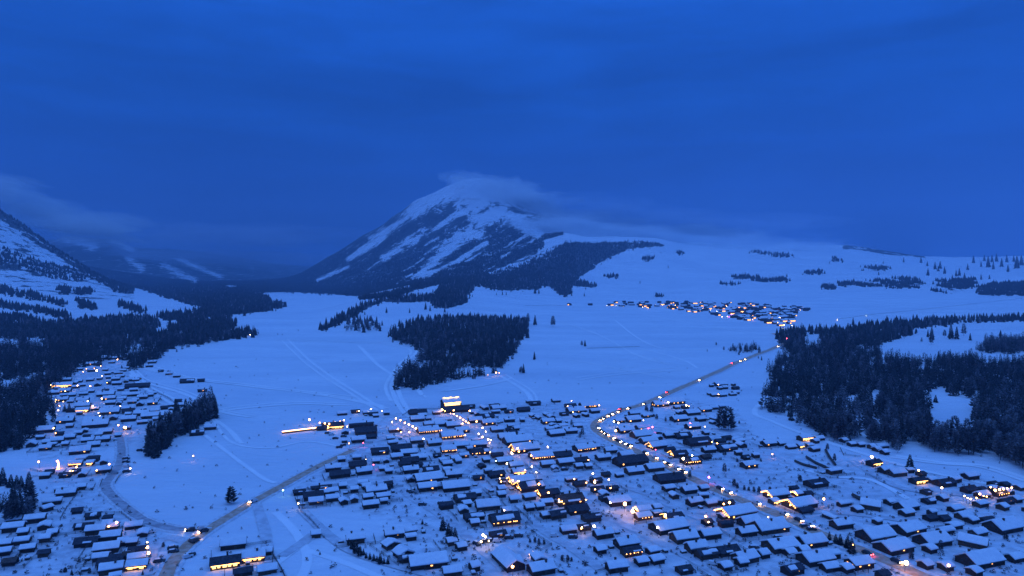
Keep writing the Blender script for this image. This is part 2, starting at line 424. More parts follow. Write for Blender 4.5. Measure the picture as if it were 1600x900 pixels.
SNOWSTROKES = [
 ([(580, 374), (620, 350), (656, 326)], 9), ([(600, 401), (640, 377), (680, 357), (712, 338), (750, 318)], 8), ([(654, 433), (680, 409), (704, 385), (740, 358), (780, 334), (800, 343)], 9.5),
 ([(740, 340), (790, 330), (820, 350)], 13), ([(624, 449), (660, 433), (720, 405), (760, 381)], 4), ([(496, 438), (520, 428), (545, 417)], 3.5), ([(768, 429), (792, 419), (824, 407), (862, 388)], 5.5),
 ([(816, 352), (842, 366)], 7), ([(544, 405), (570, 389), (600, 372)], 5), ([(650, 320), (700, 300), (780, 305)], 17), ([(690, 390), (720, 372), (750, 366)], 8), ([(560, 390), (590, 372)], 3),
 ([(200, 405), (222, 419)], 6), ([(255, 415), (305, 439)], 6), ([(100, 374), (150, 386)], 8), ([(175, 376), (207, 391)], 5), ([(280, 405), (345, 433)], 4), ([(290, 455), (328, 468)], 3), ([(355, 447), (368, 448)], 2),
 ([(206, 452), (224, 456)], 2), ([(240, 459), (252, 462)], 2),
]
_R = random.Random(3)
for _k in range(48):
    _x, _y = _R.uniform(560, 870), _R.uniform(325, 435)
    if _y < 318 + abs(_x - 735) * 0.62 or _y > 452 - max(0, _x - 680) * 0.30: continue
    _l = _R.uniform(12, 42)
    SNOWSTROKES.append(([(_x - _l * 0.5, _y + _l * 0.33), (_x, _y + _R.uniform(-2, 2)), (_x + _l * 0.5, _y - _l * 0.30)], _R.uniform(0.9, 2.4)))
def cover_at(X, Y, Z):
    sx, sy = proj(X, np.maximum(Y, 1), Z)
    c = np.zeros_like(sx)
    inview = Y > 1500
    # slopes wooded from foot to tree line
    main = ((Y > np.interp(sx, [400, 480, 565, 640], [3800, 3500, 3150, 3400])) | ((Y > 2700) & (sy < 438) & (sx > 600))) & (sx > 400) & (sx < 880)
    c = np.where(main, (0.92 - np.clip((338 - sy) / 32, 0, 1) * 0.74) * (1 - np.clip((sx - 800) / 70, 0, 1) * np.clip((Y - 4500) / 400, 0, 1) * 0.7), c)
    c = np.where(main & (sx > 850) & (Y < 4300), 0.0, c)
    c = np.where((Y > 4700) & (sx >= 880) & (sx < 1100), 0.12, c)
    valley = (Y > 3500) & (sx <= 480)
    c = np.where(valley, 0.95 - np.clip((385 - sy) / 20, 0, 1) * 0.35, c)
    left = (Y > 2300) & (Y <= 3500) & (sx < 210)
    crest = np.interp(sx, [-200, 0, 53, 110, 147, 167, 200], [230, 333, 368, 403, 427, 437, 449])
    c = np.where(left, 0.95 - np.clip((sy - crest - 4) / 8, 0, 1) * 0.75, c)
    c = np.where(left & (sy > crest + 14) & (sy < crest + 45) & (sx < 90), 0.33, c)
    c = np.where(left & inpoly(sx, sy, [(-200, 376), (0, 388), (67, 408), (150, 428), (152, 436), (127, 441), (83, 437), (33, 424), (-200, 408)]), 0.8, c)
    c = np.where(left & (sy < crest + 10), 0.9, c)
    ridge = (Y > 4900) & (sx > 1318) & (sx < 1445)
    c = np.where(ridge, 0.8, c)
    for name, poly, a, b, q, holes in WOODS:
        if b > 2300:
            c = np.where(inpoly(sx, sy, poly) & (Y > max(a, 1500)) & (Y < b), 0.95, c)
    for poly in STRIPS:
        c = np.where(inpoly(sx, sy, poly) & (Y > 1500) & (Y < 5200), 0.30, c)
    for pts, w in SNOWSTROKES:
        d = segdist(sx, sy, pts)
        if pts[0][0] == 768:
            f = Y > 3000
        else:
            f = Y > 3400
        c = np.where(f, c * np.clip(0.14 + d / w * 0.62, 0, 1), c)
    return np.where(inview, c, 0)

def mesh_np(name, V, Fc, material, smooth=False, attrs=None, mats=None, midx=None):
    """V (n,3), Fc (m,k) all faces with k corners"""
    me = bpy.data.meshes.new(name)
    V = np.ascontiguousarray(V, np.float32)
    Fc = np.ascontiguousarray(Fc, np.int32)
    m, k = Fc.shape
    me.vertices.add(len(V)); me.vertices.foreach_set('co', V.ravel())
    me.loops.add(m * k); me.loops.foreach_set('vertex_index', Fc.ravel())
    me.polygons.add(m)
    me.polygons.foreach_set('loop_start', np.arange(0, m * k, k, dtype=np.int32))
    me.polygons.foreach_set('loop_total', np.full(m, k, np.int32))
    if smooth:
        me.polygons.foreach_set('use_smooth', np.ones(m, bool))
    for mm in (mats or [material]):
        me.materials.append(mm)
    if midx is not None:
        me.polygons.foreach_set('material_index', midx.astype(np.int32))
    me.update(calc_edges=True)
    for an, av in (attrs or {}).items():
        a = me.attributes.new(an, 'FLOAT', 'POINT')
        a.data.foreach_set('value', np.ascontiguousarray(av, np.float32))
    return me
def link(name, me, parent=None, loc=None, rz=0.0, **props):
    o = bpy.data.objects.new(name, me)
    COL.objects.link(o)
    if loc is not None:
        o.location = loc
    o.rotation_euler.z = rz
    if parent is not None:
        o.parent = parent
    for k, v in props.items():
        if v is not None:
            o[k] = v
    return o

VILLAGE = [[(60, 690), (100, 600), (170, 558), (210, 570), (245, 600), (285, 655), (230, 690), (180, 700), (60, 720)], [(-20, 815), (80, 780), (160, 760), (260, 840), (260, 905), (-20, 905)],
 [(450, 770), (560, 690), (600, 650), (700, 630), (900, 630), (1000, 690), (1060, 620), (1150, 640), (1200, 700), (1400, 730), (1610, 760), (1610, 905), (600, 905), (640, 820), (560, 800)], [(60, 735), (180, 735), (180, 755), (80, 760)]]
def build_terrain():
    thf = np.arctan((np.arange(-140, 1741, 4.0) - CX) / F)
    lo = np.linspace(thf[0] - radians(2), -pi, 60)[::-1][1:]
    hi = np.linspace(thf[-1] + radians(2), pi, 60)
    th = np.concatenate([lo, thf, hi[:-1]])
    r = np.concatenate([[1.0, 30.0], np.exp(np.linspace(np.log(90), np.log(15500), 470))])
    T, R = np.meshgrid(th, r)
    X, Y = R * np.sin(T), R * np.cos(T)
    Z = height(X, Y)
    Yv = np.where(Y > 1, Y, 1)
    C = np.where(Y > 1, cover_at(X, Yv, Z), 0.25)
    sx, sy = proj(X, Yv, Z)
    Wn = np.zeros_like(C)
    for p in VILLAGE:
        Wn = np.where(inpoly(sx, sy, p) & (Y > 1) & (R < 1100), 1.0, Wn)
    nr, ntm = R.shape
    idx = np.arange(nr * ntm).reshape(nr, ntm)
    a = idx[:-1, :]; b = idx[1:, :]
    a2 = np.roll(a, -1, 1); b2 = np.roll(b, -1, 1)
    Q = np.stack([a, a2, b2, b], -1)
    Rq, Tq = R[:-1], T[:-1]
    SXq = CX + F * np.tan(np.clip(Tq, -1.4, 1.4))
    Yq = Rq * np.cos(Tq)
    main = (Yq > 3500) & (SXq > 470) & (SXq < 1060)
    leftm = (Yq > 2300) & (Yq <= 4600) & (SXq < 215)
    backm = (Yq > 4600) & (SXq <= 470)
    hill = ~(main | leftm | backm) & (Rq > 2300)
    V = np.stack([X.ravel(), Y.ravel(), Z.ravel()], 1)
    for nm, sel in (('ground', ~(main | leftm | backm | hill)), ('mountain', main), ('mountain', leftm), ('mountain', backm), ('hills', hill)):
        q = Q[sel]
        u, inv = np.unique(q.ravel(), return_inverse=True)
        me = mesh_np(nm, V[u], inv.reshape(-1, 4), M['ground'], True, {'cover': C.ravel()[u], 'worn_shaded': Wn.ravel()[u]})
        link(nm, me, kind='structure')
build_terrain()

# ------------------------------------------------------------------ roads and tracks: sheets laid over the ground
def smooth_line(pts, step=3.0):
    P = [at(*p) for p in pts]
    P = np.array([[p[0], p[1]] for p in P])
    Q = []
    for i in range(len(P) - 1):
        p0, p1, p2, p3 = P[max(i - 1, 0)], P[i], P[i + 1], P[min(i + 2, len(P) - 1)]
        n = max(2, int(np.hypot(*(p2 - p1)) / step))
        for k in range(n):
            t = k / n
            Q.append(0.5 * ((2 * p1) + (p2 - p0) * t + (2 * p0 - 5 * p1 + 4 * p2 - p3) * t * t + (3 * p1 - p0 - 3 * p2 + p3) * t ** 3))
    Q.append(P[-1])
    return np.array(Q)
def terr_z(x, y):
    """height of the ground sheet itself (it is linear between its grid points, so sample round about and take the top)"""
    z = height(x, y)
    for dx, dy in ((3, 0), (-3, 0), (0, 5), (0, -5)):
        z = np.maximum(z, height(x + dx, y + dy))
    return z
def strip(name, pts, width, material, lift, step=3.0, prof=None, **props):
    q = smooth_line(pts, step)
    d = np.gradient(q, axis=0)
    d /= np.linalg.norm(d, axis=1)[:, None] + 1e-9
    nrm = np.stack([-d[:, 1], d[:, 0]], 1)
    prof = prof or [(-0.5, 0), (-0.17, 0), (0.17, 0), (0.5, 0)]
    rows = []
    jit = 1 + 0.12 * (rng.random(len(q)) - 0.5)
    for f, dz in prof:
        p = q + nrm * (f * width * jit)[:, None]
        z = terr_z(p[:, 0], p[:, 1]) + lift + dz
        rows.append(np.column_stack([p, z]))
    V = np.concatenate(rows)
    n, k = len(q), len(prof)
    F_ = []
    for j in range(k - 1):
        i = np.arange(n - 1)
        F_.append(np.stack([j * n + i, (j + 1) * n + i, (j + 1) * n + i + 1, j * n + i + 1], 1))
    me = mesh_np(name, V, np.concatenate(F_), material)
    link(name, me, kind='structure', **props)
    return q
MAIN = [(1208, 521), (1225, 529), (1230, 534), (1205, 546), (1158, 564), (1110, 586), (1060, 608), (1010, 630), (970, 642), (940, 655), (930, 664), (934, 674), (960, 690), (1000, 708), (1040, 728), (1100, 757), (1160, 783), (1220, 806), (1290, 838), (1350, 862), (1430, 896), (1500, 926)]
LEFT = [(552, 704), (520, 718), (480, 738), (440, 760), (400, 782), (360, 806), (325, 828), (296, 850), (272, 876), (258, 905), (250, 940)]
CURVE = [(188, 684), (190, 710), (184, 730), (171, 748), (165, 760), (172, 772), (195, 792), (225, 813), (262, 825), (298, 829), (326, 830)]
BANK = [(-0.5, 0), (-0.42, 0.55), (-0.34, 0.1), (0.34, 0.1), (0.42, 0.55), (0.5, 0)]
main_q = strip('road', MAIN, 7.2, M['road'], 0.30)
strip('snow_bank', MAIN, 12.5, M['verge'], 0.12, prof=BANK)
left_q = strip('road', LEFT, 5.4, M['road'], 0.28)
strip('snow_bank', LEFT, 9.5, M['verge'], 0.10, prof=BANK)
strip('road', CURVE, 4.6, M['road2'], 0.26)
strip('snow_bank', CURVE, 8.0, M['verge'], 0.10, prof=BANK)
STREETS = [
 [(560, 703), (600, 742), (640, 775), (690, 806), (730, 840), (765, 870), (800, 902), (830, 930)],
 [(766, 668), (775, 688), (812, 718), (850, 748), (900, 778), (950, 808), (1010, 838), (1070, 868), (1130, 900)],
 [(722, 745), (760, 770), (800, 795), (850, 830), (890, 855), (940, 890)],
 [(905, 735), (960, 756), (1010, 772), (1060, 796), (1110, 818)],
 [(545, 702), (600, 686), (650, 680), (705, 673), (730, 668), (760, 664)],
 [(722, 640), (712, 650), (722, 660), (735, 672), (760, 684)],
 [(640, 722), (700, 716), (760, 712)], [(790, 704), (760, 712), (726, 742)],
 [(980, 705), (1040, 700), (1100, 696), (1150, 690)], [(1140, 776), (1180, 812), (1150, 850), (1130, 898)],
 [(1105, 713), (1060, 718), (1036, 722)], [(1180, 790), (1130, 805), (1090, 800)],
 [(1220, 806), (1290, 800), (1400, 812), (1500, 830)], [(1330, 720), (1400, 760), (1480, 772), (1600, 780)],
 [(164, 560), (158, 600), (150, 640), (170, 665), (188, 684)], [(188, 684), (150, 690), (90, 700)],
 [(230, 900), (240, 860), (262, 840), (296, 850)], [(100, 905), (115, 860), (118, 820), (125, 790)],
 [(400, 785), (408, 810), (416, 840), (420, 870), (440, 905)], [(470, 796), (500, 825), (520, 842), (550, 862), (610, 882), (660, 895), (720, 912)],
 [(490, 835), (470, 850), (440, 870)],
]
street_q = []
for s in STREETS:
    street_q.append(strip('snow_track', s, 5.0, M['track'], 0.18 + 0.006 * STREETS.index(s)))
TRAILS = [
 [(207, 580), (228, 600), (262, 618), (310, 640), (352, 668), (372, 690)], [(203, 585), (222, 604), (256, 624), (300, 646), (330, 668)], [(212, 572), (260, 582), (330, 594), (420, 604), (520, 618), (600, 634)],
 [(330, 640), (400, 632), (470, 628), (540, 630)], [(560, 540), (590, 570), (640, 600), (660, 618)], [(870, 500), (930, 520), (990, 552), (1040, 566)], [(900, 590), (980, 580), (1060, 575)],
 [(480, 860), (540, 880), (600, 905)], [(430, 800), (460, 830), (480, 870), (470, 905)], [(1400, 712), (1470, 722), (1540, 728), (1610, 750)],
 [(210, 575), (225, 590), (250, 600), (300, 615), (350, 640), (400, 650)], [(240, 572), (300, 590), (380, 600), (470, 610), (560, 620)],
 [(450, 530), (480, 560), (520, 590), (560, 615), (600, 640)], [(440, 530), (500, 532), (600, 535), (650, 545), (630, 570), (612, 600), (620, 625)],
 [(620, 600), (628, 625), (650, 650), (700, 655)], [(790, 585), (830, 610), (840, 628)], [(700, 610), (770, 600), (800, 590)],
 [(940, 540), (1000, 545), (1060, 560), (1090, 575)], [(960, 500), (1000, 530), (1040, 545), (1100, 546)], [(1000, 490), (1080, 505), (1180, 520)],
 [(330, 650), (360, 690), (420, 700), (480, 690), (540, 700)], [(320, 680), (400, 740), (430, 755)], [(420, 890), (460, 860), (500, 832)],
 [(1260, 735), (1300, 745), (1360, 750), (1420, 780)], [(1230, 600), (1180, 640), (1210, 660), (1290, 690), (1420, 730), (1560, 760)],
 [(880, 560), (960, 575), (1040, 590)],
]
TRAILS = TRAILS + [[(x + 6, y + 3.5) for x, y in t] for t in TRAILS[:7]] + [[(x - 9, y + 2) for x, y in t] for t in TRAILS[9:17]]
for s in TRAILS:
    strip('ski_trail', s, 2.4 + 0.5 * (TRAILS.index(s) % 5), M['trail'], 0.08 + 0.004 * TRAILS.index(s), prof=[(-0.5, 0), (0, 0.05), (0.5, 0)])

# ------------------------------------------------------------------ mesh builder for made things
class MB:
    def __init__(s): s.v = []; s.f = []; s.m = []
    def add(s, vs, fs, mi=0):
        o = len(s.v)
        s.v += [tuple(p) for p in vs]
        s.f += [tuple(o + i for i in f) for f in fs]
        s.m += [mi] * len(fs)
    def box(s, x0, x1, y0, y1, z0, z1, mi=0):
        s.add([(x0, y0, z0), (x1, y0, z0), (x1, y1, z0), (x0, y1, z0), (x0, y0, z1), (x1, y0, z1), (x1, y1, z1), (x0, y1, z1)],
              [(0, 3, 2, 1), (4, 5, 6, 7), (0, 1, 5, 4), (1, 2, 6, 5), (2, 3, 7, 6), (3, 0, 4, 7)], mi)
    def extrude_x(s, prof, x0, x1, mi=0, jit=0, seg=1):
        """closed (y,z) profile swept along x"""
        n = len(prof)
        vs = []
        for k in range(seg + 1):
            x = x0 + (x1 - x0) * k / seg
            for (y, z) in prof:
                j = random.uniform(-jit, jit) if jit else 0
                vs.append((x + (j if k in (0, seg) else 0), y, z + j * 0.5))
        fs = [tuple(range(n))[::-1], tuple(range(seg * n, seg * n + n))]
        for k in range(seg):
            for i in range(n):
                a, b = k * n + i, k * n + (i + 1) % n
                fs.append((a, b, b + n, a + n))
        s.add(vs, fs, mi)
    def tube(s, p, q, r, n=6, mi=0, r2=None):
        p, q = np.array(p, float), np.array(q, float)
        d = (q - p) / (np.linalg.norm(q - p) + 1e-9)
        a = np.cross(d, (0, 0, 1.0) if abs(d[2]) < 0.9 else (1.0, 0, 0)); a /= np.linalg.norm(a)
        b = np.cross(d, a)
        r2 = r if r2 is None else r2
        vs = [tuple(c + rr * (cos(t) * a + sin(t) * b)) for c, rr in ((p, r), (q, r2)) for t in np.linspace(0, 2 * pi, n, endpoint=False)]
        s.add(vs, [(i, (i + 1) % n, n + (i + 1) % n, n + i) for i in range(n)] + [tuple(range(n))[::-1], tuple(range(n, 2 * n))], mi)
    def ball(s, c, r, mi=0, sz=1.0, n=8, k=5):
        vs = [(c[0], c[1], c[2] - r * sz)]
        for j in range(1, k):
            ph = -pi / 2 + pi * j / k
            for i in range(n):
                t = 2 * pi * i / n
                vs.append((c[0] + r * cos(ph) * cos(t), c[1] + r * cos(ph) * sin(t), c[2] + r * sz * sin(ph)))
        vs.append((c[0], c[1], c[2] + r * sz))
        fs = [(0, 1 + (i + 1) % n, 1 + i) for i in range(n)]
        for j in range(k - 2):
            for i in range(n):
                a, b = 1 + j * n + i, 1 + j * n + (i + 1) % n
                fs.append((a, b, b + n, a + n))
        top = len(vs) - 1
        fs += [(1 + (k - 2) * n + i, 1 + (k - 2) * n + (i + 1) % n, top) for i in range(n)]
        s.add(vs, fs, mi)
    def mesh(s, name, *mats, smooth=False):
        me = bpy.data.meshes.new(name)
        me.from_pydata(s.v, [], s.f)
        for m in mats:
            me.materials.append(m)
        if len(mats) > 1:
            me.polygons.foreach_set('material_index', s.m)
        if smooth:
            me.polygons.foreach_set('use_smooth', [True] * len(s.f))
        me.update()
        return me

# ------------------------------------------------------------------ shared small parts of the houses
b = MB(); b.box(-0.5, 0.5, -0.07, 0.03, 0, 1.95); DOOR = b.mesh('door', M['wood'])
b = MB()
for q in ((-0.6, -0.45, 0, 1.1), (0.45, 0.6, 0, 1.1), (-0.45, 0.45, 0, 0.15), (-0.45, 0.45, 0.95, 1.1)):
    b.box(q[0], q[1], -0.09, 0.02, q[2], q[3])
WFRAME = b.mesh('window', M['wood'])
b = MB(); b.box(-0.45, 0.45, -0.05, 0.01, 0.15, 0.95); PANE_D = b.mesh('pane', M['glass'])
b = MB(); b.box(-0.45, 0.45, -0.05, 0.01, 0.15, 0.95); PANE_L = b.mesh('pane', M['lit'])
b = MB(); b.box(-0.35, 0.35, -0.35, 0.35, 0, 1.6); b.box(-0.45, 0.45, -0.45, 0.45, 1.6, 1.8); CHIM = b.mesh('chimney', M['roof2'])
b = MB(); b.ball((0, 0, 0), 0.27, n=7, k=5); LAMP_W = b.mesh('porch_lamp', M['bulb_warm'], smooth=True)

def gable_z(y, Wd, hw, pitch):
    return hw + (Wd / 2 - abs(y)) * pitch
def make_house(loc, L, Wd, head, roof, flags, label, cat, group, small=False):
    hw = 1.7 if L < 7 else (2.1 if L < 16 else 2.5)
    if 'T' in flags: hw = 5.5
    pitch = random.uniform(0.42, 0.60) if L > 6 else random.uniform(0.3, 0.5)
    if 'v' in flags: pitch = 0.28
    root = link({'house': 'log_house', 'shed': 'wooden_shed', 'hotel': 'hotel'}[cat], None, loc=loc, rz=head, label=label, category=cat, group=group)
    root.empty_display_size = 1
    # walls
    b = MB()
    hh = hw + Wd / 2 * pitch
    b.extrude_x([(-Wd / 2, -0.6), (Wd / 2, -0.6), (Wd / 2, hw), (0, hh), (-Wd / 2, hw)], -L / 2, L / 2)
    e = 0.22
    for sx_ in (-1, 1):
        for sy_ in (-1, 1):
            x, y = sx_ * L / 2, sy_ * Wd / 2
            b.box(x - e, x + e, y - e, y + e, -0.6, hw - 0.05)
    link('walls', b.mesh('walls', M['log2'] if ('b' in flags or random.random() < 0.3) else M['log']), root)
    # roof boards
    ov, og, tk = 0.65, 0.7, 0.16
    yo = Wd / 2 + ov
    zo = hw - ov * pitch + 0.06
    zr = hh + 0.06
    b = MB()
    b.extrude_x([(-yo, zo), (0, zr), (yo, zo), (yo, zo + tk), (0, zr + tk), (-yo, zo + tk)], -L / 2 - og, L / 2 + og)
    ro = link('roof', b.mesh('roof', M['roof'] if 'k' not in flags else M['roof2']), root)
    if roof in 'sp':
        st = random.uniform(0.42, 0.65)
        b = MB()
        in_ = 0.12
        sides = (1, -1) if roof == 's' else ((-1,) if random.random() < 0.5 else (1,))
        z0 = lambda y: zr + tk - abs(y) * pitch + 0.02
        if roof == 's':
            ye = yo - in_
            prof = [(-ye, z0(ye)), (0, z0(0)), (ye, z0(ye)), (ye + 0.10, z0(ye) + st * 0.55), (ye - 0.22, z0(ye) + st + 0.02), (ye * 0.5, z0(ye * .5) + st * 1.08), (0.35, z0(0.35) + st * 0.98), (0, z0(0) + st * 0.92), (-0.35, z0(0.35) + st * 0.98), (-ye * 0.5, z0(ye * .5) + st * 1.08), (-ye + 0.22, z0(ye) + st + 0.02), (-ye - 0.10, z0(ye) + st * 0.55)]
            b.extrude_x(prof, -L / 2 - og + 0.15, L / 2 + og - 0.15, jit=0.10, seg=max(2, int(L / 2.5)))
        else:
            for k in range(random.randint(2, 4)):
                x0 = random.uniform(-L / 2, L / 2 - 1.5); x1 = min(L / 2 + 0.4, x0 + random.uniform(0.25, 0.55) * L)
                sd_ = random.choice((-1, 1)); ya, yb = sorted((random.uniform(0.1, 0.4) * yo, random.uniform(0.6, 0.98) * yo))
                zt = 0.28 + 0.03 * k
                b.extrude_x([(sd_ * ya, z0(ya)), (sd_ * yb, z0(yb)), (sd_ * (yb - 0.1), z0(yb - .1) + zt), (sd_ * (ya + 0.2), z0(ya + .2) + zt)], x0, x1, jit=0.15, seg=2)
        link('snow_cover', b.mesh('snow_cover', M['snow'], smooth=False), ro)
    elif roof == 'd' and random.random() < 0.6:
        b = MB(); z0 = lambda y: zr + tk - abs(y) * pitch + 0.02
        x0 = random.uniform(-L / 2, 0); x1 = x0 + random.uniform(0.3, 0.5) * L
        sd_ = random.choice((-1, 1)); y1 = yo * 0.96
        b.extrude_x([(sd_ * y1 * 0.78, z0(y1 * .78)), (sd_ * y1, z0(y1)), (sd_ * y1, z0(y1) + 0.25), (sd_ * y1 * 0.8, z0(y1 * .8) + 0.2)], x0, x1, jit=0.12, seg=2)
        link('snow_cover', b.mesh('snow_cover', M['snow']), ro)
    if not small:
        # door and windows on the valley side and the left gable
        if L > 5:
            link('door', DOOR, root, (random.choice((-0.12, 0.1)) * L, -Wd / 2, -0.1))
            n = max(1, int(L / 4.2))
            for k in range(n):
                x = (k + 0.5) / n * L - L / 2 + (0.9 if abs((k + 0.5) / n - 0.5) < 0.12 else 0)
                w = link('window', WFRAME, root, (min(x, L / 2 - 0.8), -Wd / 2, 1.0))
                lit = random.random() < 0.17 or ('w' in flags and random.random() < 0.6) or ('f' in flags and random.random() < 0.8)
                link('pane', PANE_L if lit else PANE_D, w)
        if Wd > 5:
            sg = -1 if loc[0] > 0 else 1
            for y in (-Wd * 0.2, Wd * 0.2):
                w = link('window', WFRAME, root, (sg * L / 2, y, 1.0), rz=(-pi / 2 if sg < 0 else pi / 2))
                link('pane', PANE_L if ('g' in flags or ('w' in flags and random.random() < 0.5)) else PANE_D, w)
            if hh > 4.6:
                w = link('window', WFRAME, root, (sg * L / 2, 0, hw + 0.1), rz=(-pi / 2 if sg < 0 else pi / 2))
                link('pane', PANE_L if 'g' in flags else PANE_D, w)
        if L > 7 and random.random() < 0.6:
            link('chimney', CHIM, ro, (random.uniform(-0.3, 0.3) * L, random.choice((-1, 1)) * Wd * 0.15, hh - Wd * 0.15 * pitch - 0.1))
    # light strings
    if 'g' in flags or 'G' in flags:
        sg = -1 if loc[0] > 0 else 1
        b = MB(); x = sg * (L / 2 + og + 0.1)
        nb_ = max(3, int(yo / 0.9))
        for sd2 in (-1, 1):
            for k in range(nb_ + 1):
                t_ = k / nb_
                b.ball((x, sd2 * yo * (1 - t_), zo + (zr - zo) * t_), 0.16 if 'G' not in flags else 0.26, n=5, k=3)
        link('string_light', b.mesh('string_light', M['string']), root)
        link('porch_lamp', LAMP_W, root, (sg * (L / 2 + 1.0), -Wd * 0.25, 2.3))
    if 'f' in flags:
        b = MB()
        nb_ = max(4, int(L / 1.5))
        for k in range(nb_ + 1):
            if random.random() < 0.8: b.ball((-L / 2 + L * k / nb_, -yo - 0.05, zo - 0.12), random.uniform(0.12, 0.2), n=5, k=3)
        link('string_light', b.mesh('string_light', M['string']), root)
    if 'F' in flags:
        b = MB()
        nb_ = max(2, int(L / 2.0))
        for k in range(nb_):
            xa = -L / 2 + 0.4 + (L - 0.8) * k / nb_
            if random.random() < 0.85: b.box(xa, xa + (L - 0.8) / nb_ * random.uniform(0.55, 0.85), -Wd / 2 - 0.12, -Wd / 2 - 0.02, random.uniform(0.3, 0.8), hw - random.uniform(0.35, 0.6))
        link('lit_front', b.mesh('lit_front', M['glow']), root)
        b = MB(); b.tube((-L / 2, -yo - 0.05, zo - 0.1), (L / 2, -yo - 0.05, zo - 0.1), 0.07, 5)
        link('string_light', b.mesh('string_light', M['string']), root)
    if 'R' in flags:
        b = MB(); b.tube((-L / 2, -yo, zo + tk + 0.7), (L / 2, -yo, zo + tk + 0.7), 0.2, 5); b.tube((-L / 2, 0, zr + 1.0), (L / 2, 0, zr + 1.0), 0.2, 5)
        link('string_light', b.mesh('string_light', M['string']), root)
    if 'l' in flags:
        sg = -1 if random.random() < 0.7 else 1
        link('porch_lamp', LAMP_W, root, (sg * (L / 2 - 0.4), -Wd / 2 - 0.8, 2.2))
    return root
